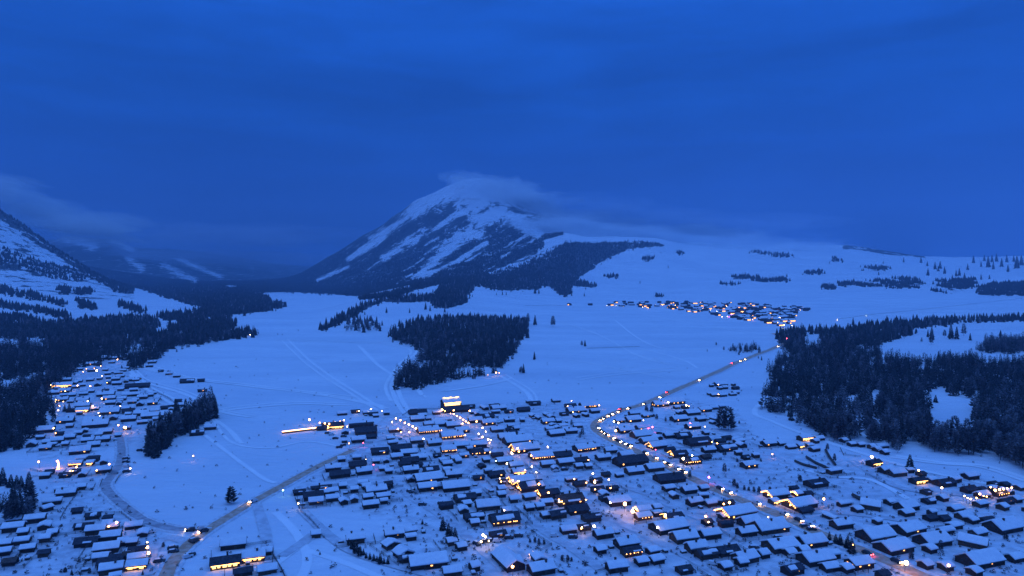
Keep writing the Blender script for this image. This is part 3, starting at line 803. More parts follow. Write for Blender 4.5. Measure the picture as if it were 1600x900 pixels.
# ---- the houses: x,y of the middle of the front wall's foot in the photo, width in pixels, roof and light flags
HOUSES = """
96,606,34,sF 122,598,12,d 130,612,10,d 140,596,12,s 104,596,14,d 140,571,13,d 152,572,13,d 166,561,16,sw 176,562,12,s 181,557,10,s 174,568,10,sw 140,579,12,sl 124,579,10,s 164,580,9,d 168,586,10,s 170,592,10,d 188,590,12,s 192,581,10,d 197,577,9,s 180,595,13,s 182,602,15,d 170,601,8,dl 202,596,15,s 212,596,10,s 214,607,38,d 188,611,10,s 100,614,20,s 84,617,18,s 130,618,14,s 142,614,10,d 164,613,10,d 164,620,28,s 197,620,14,d 212,619,14,s 222,624,16,s 235,620,9,s 96,628,20,sl 128,629,20,s 170,626,20,s 190,626,13,s 238,633,16,s 218,635,12,st 206,631,14,s 172,633,16,s 128,638,24,s 128,645,22,sF 148,642,13,s 170,648,32,s 200,646,20,d 220,650,24,s 242,645,14,s 258,640,14,d 268,636,10,d 278,633,12,d 274,651,24,s 238,654,36,s 176,657,13,st 144,662,30,s 100,662,28,s 108,669,12,d 148,669,44,s 200,659,24,s 222,663,16,s 244,658,11,s 66,677,36,s 92,681,14,dl 108,687,18,s 122,680,13,s 164,679,22,s 136,692,20,s 88,693,22,sw 101,698,12,d 48,699,16,st 72,695,14,d 198,672,12,sl 184,684,8,d 160,691,22,s 146,699,20,s 62,687,14,s 154,683,12,s 156,655,12,dw 112,620,12,s 152,604,11,dt 118,607,12,s 246,625,9,s 237,568,14,dv 233,574,12,dv 251,582,8,d 264,586,11,d 276,590,12,dv 292,599,22,p 316,613,15,dv 307,681,22,p 155,594,9,s
70,704,20,sw 124,710,34,s 117,729,22,sF 140,728,10,sF 161,740,24,sl 101,747,20,dw 118,741,14,dl 77,742,15,d 102,777,32,s 125,766,18,s 76,799,20,sr60 120,804,18,d 144,812,24,p 21,818,26,s 53,818,34,s 19,832,36,s 69,848,18,s 81,839,14,s 129,829,30,p 148,836,32,s 167,825,14,d 176,829,18,sl 133,856,38,d 171,846,34,s 165,866,44,s 205,854,18,s 214,866,28,d 191,854,9,s 178,879,17,d 199,875,8,dk 170,889,42,d 173,898,40,s 213,891,34,sF 156,878,26,s 42,864,26,sw 7,869,20,s 8,856,20,s 33,852,26,s 67,871,14,d 13,885,24,dk 213,879,28,s 35,838,12,s
328,672,18,d 556,646,13,dw 572,648,10,d 584,650,14,dw 503,673,16,dG 521,671,32,dF 572,679,34,d 581,686,16,d 565,668,40,dv 560,692,20,s 594,711,27,dw 630,706,28,d 611,689,12,d 620,717,18,s 558,719,14,s 534,722,12,s 560,732,26,d 521,737,24,d 532,747,31,d 570,742,24,s 588,725,12,d 598,737,8,d 608,741,12,d 633,729,18,d 468,774,18,d 502,768,32,dv 490,782,30,p 494,789,22,s 520,773,18,d 507,775,14,s 520,784,20,s 538,789,14,st 554,786,13,st 554,770,12,d 573,765,14,d 589,773,32,s 599,781,20,s 580,795,25,s 576,782,16,s 536,764,12,d
364,859,40,s 352,889,48,dF 396,879,34,sF 380,901,28,d 418,898,28,s 417,869,10,d 494,841,9,s 556,850,28,s 617,842,30,s 641,836,22,s 601,858,20,sr-52 620,872,23,sr-52 634,880,22,p
707,639,30,sT 714,645,44,dl 735,639,16,d 742,647,14,d 760,641,10,dt 781,642,24,s 796,646,14,d 820,644,20,d 837,634,18,d 835,653,12,st 857,651,12,st 870,629,14,d 763,655,22,p 744,661,22,s 765,665,22,sw 797,660,18,dv 710,669,24,s 690,667,20,s 673,667,20,d 653,659,22,d 654,649,28,d 671,678,34,sf 618,676,20,s 708,686,36,sf 724,677,22,s 748,700,28,s 723,701,25,s 702,708,24,sf 680,697,22,s 652,693,20,s 627,705,30,p 611,688,12,d 603,709,10,dw 621,718,18,s 655,721,24,s 642,726,28,d 640,713,26,s 751,712,30,pf 726,716,15,s 712,720,14,s 700,729,16,d 778,715,19,d 761,723,12,d 790,726,26,s 755,733,12,dt 684,716,12,d 778,676,20,s 797,675,9,dt 808,673,8,d 794,688,28,s 813,695,48,s 824,708,46,sg 849,719,40,sf 874,715,16,d 858,663,21,s 874,661,10,d 872,682,27,s 894,678,20,s 860,674,14,s 857,731,22,s 643,740,24,d 675,740,24,p 710,747,26,s 642,754,12,st 749,751,18,dw 778,747,26,dw 808,733,22,s 812,743,22,sF 786,758,13,dl 818,759,42,sg
672,755,46,s 669,768,30,s 692,764,17,s 714,768,46,s 745,776,17,s 604,780,10,s 608,761,12,d 764,798,38,s 729,785,34,p 731,793,12,d 743,815,32,p 743,823,13,d 792,821,50,pf 793,804,13,d 780,841,26,dw 808,884,18,sg 845,881,22,sgt 850,899,44,d 671,890,64,s 708,901,30,s 723,861,14,s 707,853,11,s 804,786,12,d 829,782,20,d 860,778,34,dg 833,768,46,pg 856,791,20,d 845,797,14,s 878,791,14,s 829,799,16,s 854,811,11,d 785,769,11,d 785,778,12,d 781,884,40,dr-66
893,638,18,dl 922,638,28,sf 903,646,30,s 931,646,16,s 883,650,14,d 903,653,10,dt 881,669,14,s 917,706,34,sf 934,702,9,d 881,717,31,d 886,728,27,s 910,725,24,dl 906,733,14,d 921,733,9,d 956,709,20,s 981,716,24,s 991,728,56,d 945,720,24,d 995,742,30,s 1026,737,30,s 1052,755,50,p 993,650,18,s 992,660,25,s 1011,653,13,s 970,661,16,s 981,677,27,s 1006,673,21,s 1007,685,34,s 1017,694,28,s 1031,702,30,sg 1052,633,46,sw 1035,636,26,sw 1072,639,12,dl 1063,648,9,dt 1085,649,26,s 1104,644,22,s 1065,659,27,s 1097,659,17,s 1086,671,24,sl 1048,685,19,s 1070,686,28,p 1096,697,44,dl 1128,693,18,dw 1064,715,28,dg 1084,726,32,pf 1106,718,17,dk 1110,708,22,d 1139,706,36,p 1105,680,11,d 1118,620,13,sl 1131,620,14,s 1129,604,22,sl 1134,608,10,d 1151,609,12,d 1151,616,12,s 1117,640,14,s
908,761,21,dl 934,756,19,dl 949,746,14,p 936,770,21,dl 959,768,19,dl 894,790,50,dkw 874,811,28,p 906,804,35,d 927,816,30,p 945,784,10,d 970,791,40,sw 1008,803,25,sG 1008,813,27,sf 1029,799,11,s 1056,815,32,dg 1054,833,62,s 1075,849,44,s 946,842,31,s 915,830,22,pl 984,858,40,s 941,866,19,d 990,870,32,df 1024,868,22,d 1006,885,22,s 1030,882,24,s 967,895,34,s 1048,768,20,s 1080,772,25,s 1102,768,17,s 1056,780,13,st 1089,791,26,s 1113,792,20,s 1109,822,16,dl 1114,843,34,s 1093,864,35,s 1109,874,36,p 1142,870,38,d 1073,898,26,d 1138,893,15,s 1135,813,15,d
1205,698,24,s 1223,697,14,s 1175,732,27,s 1168,719,14,d 1262,689,24,sF 1283,689,17,s 1253,701,10,sF 1334,698,14,s 1348,699,14,s 1322,692,8,s 1366,702,8,s 1374,706,10,s 1386,711,10,s 1307,741,29,dv 1371,729,25,dF 1390,740,26,d 1157,693,20,dv
1139,792,24,dk 1122,790,14,st 1161,811,62,sG 1177,823,36,s 1171,839,32,s 1212,834,60,s 1220,780,38,sG 1213,789,12,sF 1250,777,11,sG 1266,777,14,dw 1260,796,54,sG 1262,803,26,p 1360,797,30,sr-30 1344,802,16,s 1282,762,36,d 1321,827,35,d 1230,863,56,s 1276,856,48,s 1172,881,42,s 1197,873,18,s 1285,884,56,s 1302,894,30,s 1351,890,44,sw 1328,896,20,sw 1245,899,36,p 1163,886,11,s 1239,871,12,d 1260,867,10,d
1381,847,60,s 1432,836,52,s 1410,866,60,s 1470,855,54,s 1519,856,48,sr-42 1548,887,72,sw 1594,879,30,s 1535,839,30,s 1582,833,60,s 1497,828,25,s 1459,815,22,d 1480,816,20,d 1512,812,28,s 1499,801,24,d 1425,799,38,d 1422,807,24,d 1456,788,22,p 1478,784,14,d 1484,761,34,d 1440,757,28,dF 1444,745,14,dw 1460,755,18,s 1407,745,30,d 1522,750,28,d 1520,771,28,d 1539,770,16,d 1567,777,30,df 1540,779,24,s 1538,793,24,d 1578,789,26,d 1593,786,12,d 1573,798,16,d 1548,819,26,d 1524,819,16,d 1557,761,16,d 1575,762,10,d 1598,767,12,d 1452,774,8,d 1453,890,21,s 1484,893,12,d 1459,865,15,s 1530,901,24,s 1395,790,10,d
"""
SNOWFLD = {}
def area_name(x, y):
    if x < 290 and y < 625: return "far part of the left village"
    if x < 300 and y < 702: return "middle part of the left village"
    if x < 300 and y < 792: return "farmstead strip above the lower left village"
    if x < 300: return "lower left village"
    if x < 450 and y < 700: return "bare hillock by the tree belt"
    if x < 460: return "walled farm by the left road"
    if x < 600 and y < 700: return "lit strip above the left road"
    if x < 613 and y < 750: return "cluster at the left road's upper end"
    if x < 613 and y < 800: return "fenced hamlet right of the left road"
    if x < 650 and y > 820: return "lodges behind the row of little spruces"
    if y < 668 and x < 880: return "upper edge of the village centre"
    if y < 705 and x < 770: return "market quarter of the village centre"
    if y < 740 and x < 770: return "block below the market quarter"
    if y < 800 and x < 765: return "block beside the first lane"
    if x < 800: return "block at the lower middle edge"
    if y < 800 and x < 900: return "block between the middle lanes"
    if x < 900 and y > 820: return "yards by the brushwood pen"
    if x < 960 and y < 680: return "cluster left of the road bend"
    if y < 735 and x < 1045 and x > 945: return "block inside the road bend"
    if y < 690: return "scattered houses right of the road bend"
    if x < 1040 and y < 775: return "row of dark cabins"
    if x < 1050: return "block along the middle lane"
    if y < 765 and x < 1230: return "houses under the bypass meadow"
    if x < 1150: return "block left of the main road"
    if x < 1400 and y < 745: return "houses along the wood's edge"
    if x < 1310 and y < 806: return "light-trimmed lodges above the main road"
    if x < 1365: return "block below the main road"
    if y < 765: return "uppermost right hamlet"
    if y < 812: return "right hamlet"
    return "big lodges at the lower right"
_O = ["", "first", "second", "third", "fourth", "fifth", "sixth", "seventh", "eighth", "ninth", "tenth", "eleventh", "twelfth", "thirteenth", "fourteenth", "fifteenth", "sixteenth"]
_T = {20: "twent", 30: "thirt", 40: "fort", 50: "fift"}
ORD = _O + ["seventeenth", "eighteenth", "nineteenth"]
for _t in (20, 30, 40, 50):
    ORD += [_T[_t] + "ieth"] + [_T[_t] + "y-" + _O[_k] for _k in range(1, 10)]
recs = []
for tok in HOUSES.split():
    x, y, L, fl = tok.split(',')
    recs.append(dict(x=float(x), y=float(y), L=float(L), fl=fl, area=area_name(float(x), float(y))))
def rank(items, per=5.0):
    """row (counted from the front) and place from the left inside each area"""
    by = {}
    for r in items:
        by.setdefault(r['area'], []).append(r)
    for a, rs in by.items():
        rs.sort(key=lambda r: -r['y'])
        n = max(1, round(len(rs) / per))
        size = math.ceil(len(rs) / n)
        for k in range(0, len(rs), size):
            row = sorted(rs[k:k + size], key=lambda r: r['x'])
            for j, r in enumerate(row):
                r['row'], r['pos'], r['nrows'] = k // size + 1, j + 1, n
rank(recs)
for r in recs:
    fl = r['fl']
    roof = fl[0]
    rest = fl[1:]
    head = radians(20)
    if 'r' in rest:
        i = rest.index('r')
        head = radians(float(rest[i + 1:].rstrip('abcdefg') or 0)); rest = rest[:i]
    if roof == 'd' and not (set(rest) & set('lwfFGgk')) and random.random() < (0.65 if r['L'] < 26 else 0.25): roof = 's'
    p = at(r['x'], r['y'])
    px = p[1] / F
    if 't' in rest:
        head = radians(-68 if p[0] < 60 else -75)
        Wd = min(max(r['L'] * px * 0.72, 3.2), 9); L = Wd * 1.25
        front = 'gable'
    else:
        Wd = 6.0; L = 8
        for _ in range(3):
            eL = abs(cos(head) - p[0] / p[1] * sin(head)); eW = abs(sin(head) + p[0] / p[1] * cos(head))
            L = max((r['L'] * px - Wd * eW * 0.8 - 0.6) / eL, 3.2)
            Wd = min(max(0.66 * L, 4.0), 9.0)
        if 'v' in rest: Wd = min(Wd, 3.5)
        if head < radians(-20): Wd = 7.5 if r['L'] > 25 else 6
    r['head'] = head + radians(random.uniform(-4, 4))
    r['Lw'], r['Ww'] = L, Wd
    hh = r['head']
    if 't' in rest:
        c = (p[0] + L / 2 * cos(hh) * -1 * (1 if cos(hh) * p[0] + sin(hh) * p[1] < 0 else -1), p[1] + L / 2 * abs(sin(hh)))
    else:
        nx, ny = -sin(hh), cos(hh)
        if nx * p[0] + ny * p[1] < 0: nx, ny = -nx, -ny
        c = (p[0] + nx * Wd / 2, p[1] + ny * Wd / 2)
    r['c'] = (c[0], c[1], float(height(np.array([c[0]]), np.array([c[1]]))[0]) + 0.15)
    size = 'small' if L < 7 else ('long' if L > 13 else 'medium')
    lookr = {'s': 'snow-roofed', 'd': 'dark-roofed', 'p': 'patchy-roofed'}[roof]
    cat = 'house' if L > 5 else 'shed'
    extra = ''
    if 'F' in rest: extra = ' with bright yellow front'
    elif 'G' in rest or 'g' in rest: extra = ' with glowing gable'
    elif 'f' in rest: extra = ' with lit eaves'
    elif 'w' in rest: extra = ' with lit windows'
    elif 'l' in rest: extra = ' with porch lamp'
    if 'T' in rest:
        cat = 'hotel'; label = "brightly floodlit yellow hotel, brightest building at the village centre's upper edge"
    else:
        row = 'front row' if r['row'] == 1 else ('back row' if r['row'] == r['nrows'] and r['nrows'] > 1 else ORD[r['row']] + ' row')
        pos = 'leftmost' if r['pos'] == 1 else ORD[r['pos']] + ' from left'
        label = f"{size} {lookr} {'cabin' if cat == 'house' else 'shed'}{extra}, {pos}, {row}, {r['area']}"
        if len(label.split()) > 16:
            label = label.replace(extra, '')
    if r['L'] < 40 and 'v' not in rest: L *= 1.06
    r['root'] = make_house(r['c'], L, Wd, r['head'], roof, rest, label, cat, 'log houses and sheds of the village' if cat != 'hotel' else None, small=(r['L'] < 9))
# only the 300 houses that show largest stay single things; the smallest huts are one mass
singles = sorted([r for r in recs if r['root']['category'] == 'house' and 'F' not in r['fl'] and 'G' not in r['fl']], key=lambda r: -r['L'] * (1.3 if len(r['fl']) > 1 else 1))
keep = 300 - sum(1 for r in recs if r['root']['category'] == 'house' and ('F' in r['fl'] or 'G' in r['fl']))
gone = singles[keep:] + [r for r in recs if r['root']['category'] == 'shed'][60:]
from mathutils import Matrix
mv, mf, mm, mats_ = [], [], [], []
for r in gone:
    def walk(o, Mx):
        Mx = Mx @ Matrix.Translation(o.location) @ Matrix.Rotation(o.rotation_euler.z, 4, 'Z')
        if o.data is not None:
            m_ = o.data.materials[0]
            if m_ not in mats_: mats_.append(m_)
            off = len(mv)
            mv.extend([tuple(Mx @ v.co) for v in o.data.vertices])
            for p_ in o.data.polygons:
                mf.append(tuple(off + q for q in p_.vertices)); mm.append(mats_.index(m_))
        for ch in kids.get(o, []): walk(ch, Mx)
        bpy.data.objects.remove(o)
    kids = {}
    def collect(o):
        kids[o] = list(o.children)
        for ch in kids[o]: collect(ch)
    collect(r['root'])
    walk(r['root'], Matrix.Identity(4))
    r['root'] = None
occ = [(r['c'][0], r['c'][1], max(r['Lw'], r['Ww']) * 0.62) for r in recs]
nin = 0
base = [r for r in recs if r['area'] not in ('bare hillock by the tree belt',)]
for t in range(5200):
    if nin >= 150: break
    r = random.choice(base)
    a_ = r['head'] + random.choice((0, pi, pi / 2, -pi / 2)) + random.uniform(-.3, .3)
    L_ = random.uniform(3.2, 8.5); W_ = random.uniform(2.8, 5.0)
    dd = r['Lw'] * 0.55 + random.uniform(3, 9)
    x, y = r['c'][0] + dd * cos(a_), r['c'][1] + dd * sin(a_)
    if y < 230: continue
    if any((x - q[0]) ** 2 + (y - q[1]) ** 2 < (q[2] + L_ * 0.6 + 0.5) ** 2 for q in occ): continue
    if min(np.min(np.hypot(q_[:, 0] - x, q_[:, 1] - y)) for q_ in (main_q, left_q)) < 10: continue
    if min(np.min(np.hypot(q_[:, 0] - x, q_[:, 1] - y)) for q_ in street_q) < 6: continue
    z = float(height(np.array([x]), np.array([y]))[0]) + 0.1
    sxx, syy = proj(x, y, z)
    if any(inpoly(np.array([sxx]), np.array([syy]), w_[1])[0] for w_ in WOODS): continue
    occ.append((x, y, L_ * 0.6)); nin += 1
    h_ = random.uniform(1.5, 2.1); pt_ = random.uniform(0.15, 0.5); hd = r['head'] + random.choice((0, 0, 0, pi / 2)) + random.uniform(-.1, .1)
    for prof, m_, gx in (([(-W_ / 2, -0.5), (W_ / 2, -0.5), (W_ / 2, h_), (0, h_ + W_ / 2 * pt_), (-W_ / 2, h_)], M['log'], 0),
                         ([(-W_ / 2 - .4, h_ - .05), (0, h_ + W_ / 2 * pt_ + .12), (W_ / 2 + .4, h_ - .05), (W_ / 2 + .3, h_ + .5), (0, h_ + W_ / 2 * pt_ + .6), (-W_ / 2 - .3, h_ + .5)], M['snow'] if random.random() < 0.85 else M['roof'], 0.4)):
        if m_ not in mats_: mats_.append(m_)
        t_ = MB(); t_.extrude_x(prof, -L_ / 2 - gx, L_ / 2 + gx, jit=0.06 if gx else 0, seg=2)
        off = len(mv)
        mv.extend([(x + vx * cos(hd) - vy * sin(hd), y + vx * sin(hd) + vy * cos(hd), z + vz) for vx, vy, vz in t_.v])
        for p_ in t_.f:
            mf.append(tuple(off + q for q in p_)); mm.append(mats_.index(m_))
if mv:
    me_ = bpy.data.meshes.new('small_huts'); me_.from_pydata(mv, [], mf)
    for m_ in mats_: me_.materials.append(m_)
    me_.polygons.foreach_set('material_index', mm); me_.update()
    link('small_huts', me_, kind='stuff', label='the many smallest snow-covered huts and sheds between the larger cabins')
# hotel facade
hr = [r for r in recs if 'T' in r['fl']][0]
b = MB()
Lh, Wh = hr['Lw'], hr['Ww']
for k in range(2):
    b.box(-Lh / 2 + 0.4, Lh / 2 - 0.4, -Wh / 2 - 0.14, -Wh / 2 - 0.03, 0.4 + 2.6 * k, 2.6 + 2.6 * k)
for k in range(15):
    b.ball((-Lh / 2 + Lh * k / 14, -Wh / 2 - 0.9, 5.3 + random.uniform(-.2, .3)), random.uniform(0.25, 0.5), n=6, k=4)
    b.ball((-Lh / 2 + Lh * k / 14, random.uniform(-1, 0.5), 5.9 + Wh * 0.33 + random.uniform(-.3, .5)), random.uniform(0.25, 0.6), n=6, k=4)
link('lit_front', b.mesh('lit_front', mat('hotel_facade', (0.4, 0.3, 0.2), 0.6, (1.0, 0.60, 0.18), 4.0)), hr['root'])

# ------------------------------------------------------------------ the far village beyond the white field (too small to tell apart: one mass)
FARV = [[(884, 476), (940, 473), (1060, 472), (1175, 474), (1275, 483), (1245, 490), (1238, 500), (1232, 512), (1205, 508), (1130, 495), (1040, 482), (884, 477)]]
fv, far_pts = MB(), []
tries = 0
while len(far_pts) < 185 and tries < 4000:
    tries += 1
    x, y = random.uniform(884, 1278), random.uniform(472, 512)
    if not inpoly(np.array([x]), np.array([y]), FARV[0])[0]: continue
    if x < 1000 and random.random() < 0.5: continue
    p = at(x, y)
    if any(abs(p[0] - q[0]) < 13 and abs(p[1] - q[1]) < 14 for q in far_pts): continue
    far_pts.append(p)
    L, Wd, h, pt = random.uniform(9, 20), random.uniform(6, 9), 3.4, 0.6
    a = radians(random.choice((18, 25, 10, -70)))
    for (prof, mi, gx) in (([(-Wd / 2, -1), (Wd / 2, -1), (Wd / 2, h), (0, h + Wd / 2 * pt), (-Wd / 2, h)], 0, 0), ([(-Wd / 2 - .5, h - .2), (0, h + Wd / 2 * pt + .1), (Wd / 2 + .5, h - .2), (Wd / 2 + .4, h + .5), (0, h + Wd / 2 * pt + .8), (-Wd / 2 - .4, h + .5)], 1 if random.random() < 0.55 else 2, 0.6)):
        t = MB(); t.extrude_x(prof, -L / 2 - gx, L / 2 + gx)
        fv.add([(p[0] + vx * cos(a) - vy * sin(a), p[1] + vx * sin(a) + vy * cos(a), p[2] + vz) for vx, vy, vz in t.v], t.f, mi)
    if random.random() < 0.30:
        t = MB(); t.box(-L / 2 + random.uniform(1, L * 0.7), L / 2 - 1, -Wd / 2 - 0.15, -Wd / 2 - 0.05, 0.6, 2.4)
        fv.add([(p[0] + vx * cos(a) - vy * sin(a), p[1] + vx * sin(a) + vy * cos(a), p[2] + vz) for vx, vy, vz in t.v], t.f, 3)
link('distant_village', fv.mesh('distant_village', M['log'], M['snow'], M['roof'], M['lit']), kind='stuff', label='dark and lit houses of the far village beyond the white field')

# ------------------------------------------------------------------ lamps
def lamp_meshes():
    d = {}
    for k, m in (('w', 'bulb_white'), ('y', 'bulb_warm'), ('o', 'bulb_orange'), ('r', 'bulb_red'), ('g', 'bulb_green'), ('m', 'bulb_magenta')):
        for sz, r in (('', 0.30), ('+', 0.46), ('-', 0.2), ('*', 0.75)):
            b = MB(); b.ball((0, 0, 0), r, n=8, k=6)
            d[k + sz] = b.mesh('bulb', M[m], smooth=True)
    return d
BULB = lamp_meshes()
b = MB(); b.tube((0, 0, 0), (0, 0, 5.4), 0.09, 6, r2=0.06); b.tube((0, 0, 5.3), (0, -0.9, 5.6), 0.05, 5); POLE = b.mesh('pole', M['metal'])
LAMPS = """152,592,w* 160,592,w 122,609,y+ 142,610,o+ 103,618,y+ 160,630,y+ 138,634,w+ 146,642,y+ 155,651,w 157,658,w+ 189,640,w 94,640,y 88,633,y 100,633,y 92,647,w 197,677,y* 186,673,o+ 85,678,y+ 80,608,y+
62,732,o+ 121,738,o 111,744,y 172,736,y+ 205,740,w 303,720,y 232,858,w 232,870,y+ 234,879,y+ 91,731,o+ 184,830,o+ 
484,664,y* 580,647,w+ 597,648,w 561,648,w 543,673,w 546,700,o 568,699,r 584,734,r 443,775,g 467,796,w 572,726,w 500,669,y+ 508,670,y+ 515,671,y+ 524,668,y+ 532,667,y+ 538,665,y+
619,662,y+ 626,665,y+ 633,669,y+ 639,672,y+ 645,675,y+ 650,678,y+ 613,668,w+ 617,674,w 622,679,y+ 627,682,y 640,682,y
704,652,y 709,655,y+ 714,658,y+ 719,661,y+ 724,664,y+ 728,667,y+ 723,668,y 662,695,w+ 727,687,y 754,677,w+ 759,681,w 748,687,w+ 754,692,o+ 763,696,w+ 767,695,w 765,699,y 732,669,y+ 745,667,y+ 734,650,y+ 691,648,y* 709,649,y+ 799,714,w 800,719,w+ 809,710,y+ 811,713,o 766,714,y 831,717,y+ 830,722,o+ 831,740,w+ 838,746,w 781,756,w 801,762,o+ 744,665,y 690,679,o 856,708,w+ 792,735,w+ 775,728,g 820,743,y
810,764,w+ 842,768,y+ 857,782,o+ 874,793,w 878,793,y 788,807,w 801,901,y+ 895,650,y 893,632,y 936,639,y 962,682,y* 1044,636,y+ 1072,641,w+ 959,667,w+ 966,669,w+ 1101,673,w 1078,670,r+ 1019,676,r+ 1013,676,r 1024,710,r 1107,757,m+ 985,664,o 1005,663,w
897,757,y 926,751,w+ 929,765,w+ 951,761,w+ 953,798,w+ 976,800,y* 988,812,y* 1027,838,w+ 908,836,y 928,836,w+ 1039,818,w+ 1102,820,y+ 1139,798,o+ 1130,800,o+ 873,790,o 915,790,o 1206,717,o 1081,722,w+ 1067,727,w* 1120,700,o
1361,724,y* 1470,774,w+ 1546,770,w 1553,778,y+ 1560,777,y+ 1566,776,y+ 1572,775,y+ 1579,774,y+ 1505,784,w 1510,787,w 1515,789,w 1524,787,y 1529,784,y+ 1535,784,y 1540,785,y 1434,746,y+ 1286,792,o+ 1199,818,y 1331,862,o 1480,899,y+ 1414,895,y*
1135,481,w* 1143,494,m* 1139,498,m+ 1218,499,w* 1229,500,w* 1215,507,y+ 1157,495,w+ 1204,505,w+ 1237,512,w+ 1225,511,w+ 1172,500,r+ 1176,502,o+ 1120,488,w 1098,484,o+ 1150,496,w+ 1004,482,w+ 1013,483,o 963,479,w 948,479,w 975,480,y 1025,478,o* 1035,479,o+ 1045,480,o+ 1055,479,o* 1078,487,o 1191,493,y+ 1185,495,y 1160,489,y 1250,486,y 1128,497,w 1136,497,w+ 1110,487,y+ 1068,483,y 1168,491,y 1308,502,w 1353,495,w 1229,533,r* 1214,522,o+ 1223,515,w
775,588,y+ 780,587,o 762,590,o 504,517,w 391,526,w 755,850,w+ 752,857,w 759,853,w+ 764,856,w 131,585,o 148,580,o 158,576,y 184,567,y+ 
"""
lrec = []
for tok in LAMPS.split():
    x, y, k = tok.split(',')
    lrec.append(dict(x=float(x), y=float(y), k=k))
def larea(x, y):
    if y < 515 and x > 900: return "far village"
    if y < 540 and x > 1200: return "upper end of the main road"
    if x > 740 and x < 800 and y < 600: return "foot of the dark spruce wood"
    return area_name(x, y)
for r in lrec: r['area'] = larea(r['x'], r['y'])
rank(lrec, 6)
CN = {'w': 'white', 'y': 'warm yellow', 'o': 'orange', 'r': 'red', 'g': 'greenish', 'm': 'magenta'}
for r in lrec:
    p = at(r['x'], r['y'])
    far = p[1] > 1150
    pos = 'leftmost' if r['pos'] == 1 else ORD[r['pos']] + ' from left'
    row = 'front row' if r['row'] == 1 else ORD[r['row']] + ' row'
    lab = f"{CN[r['k'][0]]} lamp, {pos}, {row} of lights, {r['area']}"
    if len(lab.split()) > 16: lab = lab.replace(' of lights', '')
    if len(lab.split()) > 16: lab = ' '.join(lab.split()[:16])
    hgt = 3.2 if r['k'][1:] in ('', '-') else 4.2
    if r['k'] == 'w*' and r['x'] == 152: hgt = 9
    root = link('street_lamp', None, loc=(p[0], p[1], p[2] + 0.1), label=lab, category='lamp', group='lamps of the village')
    o = link('pole', POLE, root); o.scale = (1, 1, hgt / 5.6)
    kk = r['k']
    if p[1] > 900 and len(kk) == 1: kk += '+'
    bo = link('bulb', BULB[kk], root, (0, -0.9, hgt))
    bo.scale = (random.uniform(0.75, 1.15),) * 3

# ------------------------------------------------------------------ cars
def car_meshes(paint, front):
    b = MB()
    b.extrude_x([(-0.88, 0.35), (0.88, 0.35), (0.92, 0.85), (0.78, 1.0), (-0.78, 1.0), (-0.92, 0.85)], -2.2, 2.2)
    b.add([(-1.9, -0.8, 1.0), (1.1, -0.8, 1.0), (1.1, 0.8, 1.0), (-1.9, 0.8, 1.0), (-1.6, -0.66, 1.58), (0.4, -0.66, 1.58), (0.4, 0.66, 1.58), (-1.6, 0.66, 1.58)],
          [(4, 5, 6, 7), (0, 1, 5, 4), (1, 2, 6, 5), (2, 3, 7, 6), (3, 0, 4, 7)])
    body = b.mesh('body', paint)
    b = MB(); b.add([(1.12, -0.72, 1.03), (1.12, 0.72, 1.03), (0.45, 0.6, 1.55), (0.45, -0.6, 1.55)], [(0, 1, 2, 3)]); ws = b.mesh('windscreen', M['glass'])
    b = MB(); b.extrude_x([(-0.6, 1.59), (0.6, 1.59), (0.5, 1.72), (-0.5, 1.72)], -1.55, 0.35, jit=0.05); sn = b.mesh('snow_cover', M['snow'])
    b = MB(); b.tube((0, -0.11, 0), (0, 0.11, 0), 0.33, 10); wh = b.mesh('wheel', M['tyre'])
    b = MB(); b.ball((0, 0, 0), 0.2, n=6, k=4); hl = b.mesh('headlight', front)
    return body, ws, sn, wh, hl
CARK = {'d': car_meshes(M['paint_dark'], M['head']), 'w': car_meshes(M['paint_white'], M['head']), 'r': car_meshes(M['paint_dark'], M['tail'])}
def make_car(p, rz, kind, lights, label, group):
    body, ws, sn, wh, hl = CARK[kind]
    root = link('parked_car' if not lights else 'car', None, loc=p, rz=rz, label=label, category='car', group=group)
    link('body', body, root); link('windscreen', ws, root)
    if not lights: link('snow_cover', sn, root)
    for x in (-1.35, 1.35):
        for y in (-0.85, 0.85):
            link('wheel', wh, root, (x, y, 0.33))
    if lights:
        for y in (-0.62, 0.62):
            link('headlight' if kind != 'r' else 'tail_light', hl, root, (2.22, y, 0.72))
    return root
qm = main_q
dm = np.gradient(qm, axis=0)
sxm, sym = proj(qm[:, 0], qm[:, 1], height(qm[:, 0], qm[:, 1]))
def on_road(sx, sy, q, d, sxs, sys_):
    i = int(np.argmin((sxs - sx) ** 2 + (sys_ - sy) ** 2)); return i
ROADCARS = [(1213, 539, 'd'), (1228, 531, 'r'), (1161, 559, 'd'), (1154, 562, 'd'), (1146, 566, 'r'), (1089, 592, 'd'), (1044, 609, 'r'), (1028, 620, 'w'), (1001, 628, 'd'), (980, 637, 'd'), (972, 640, 'r'), (964, 645, 'd'), (956, 648, 'w'), (949, 651, 'd'), (941, 655, 'd'), (935, 658, 'd'),
 (926, 669, 'd'), (928, 673, 'w'), (934, 677, 'd'), (939, 680, 'd'), (945, 684, 'd'), (952, 687, 'w'), (959, 690, 'd'), (965, 693, 'd'), (971, 696, 'w'), (979, 699, 'd'), (1002, 710, 'd'), (1017, 717, 'w'), (1030, 723, 'w'), (1041, 728, 'd'), (1054, 734, 'w'), (1066, 735, 'd'), (1119, 762, 'd'), (1134, 768, 'w'), (1175, 785, 'w'), (1243, 816, 'd'), (1216, 804, 'w'), (1262, 826, 'w'), (1356, 864, 'r'), (1392, 880, 'd')]
ROADCARS.sort(key=lambda c: c[1])
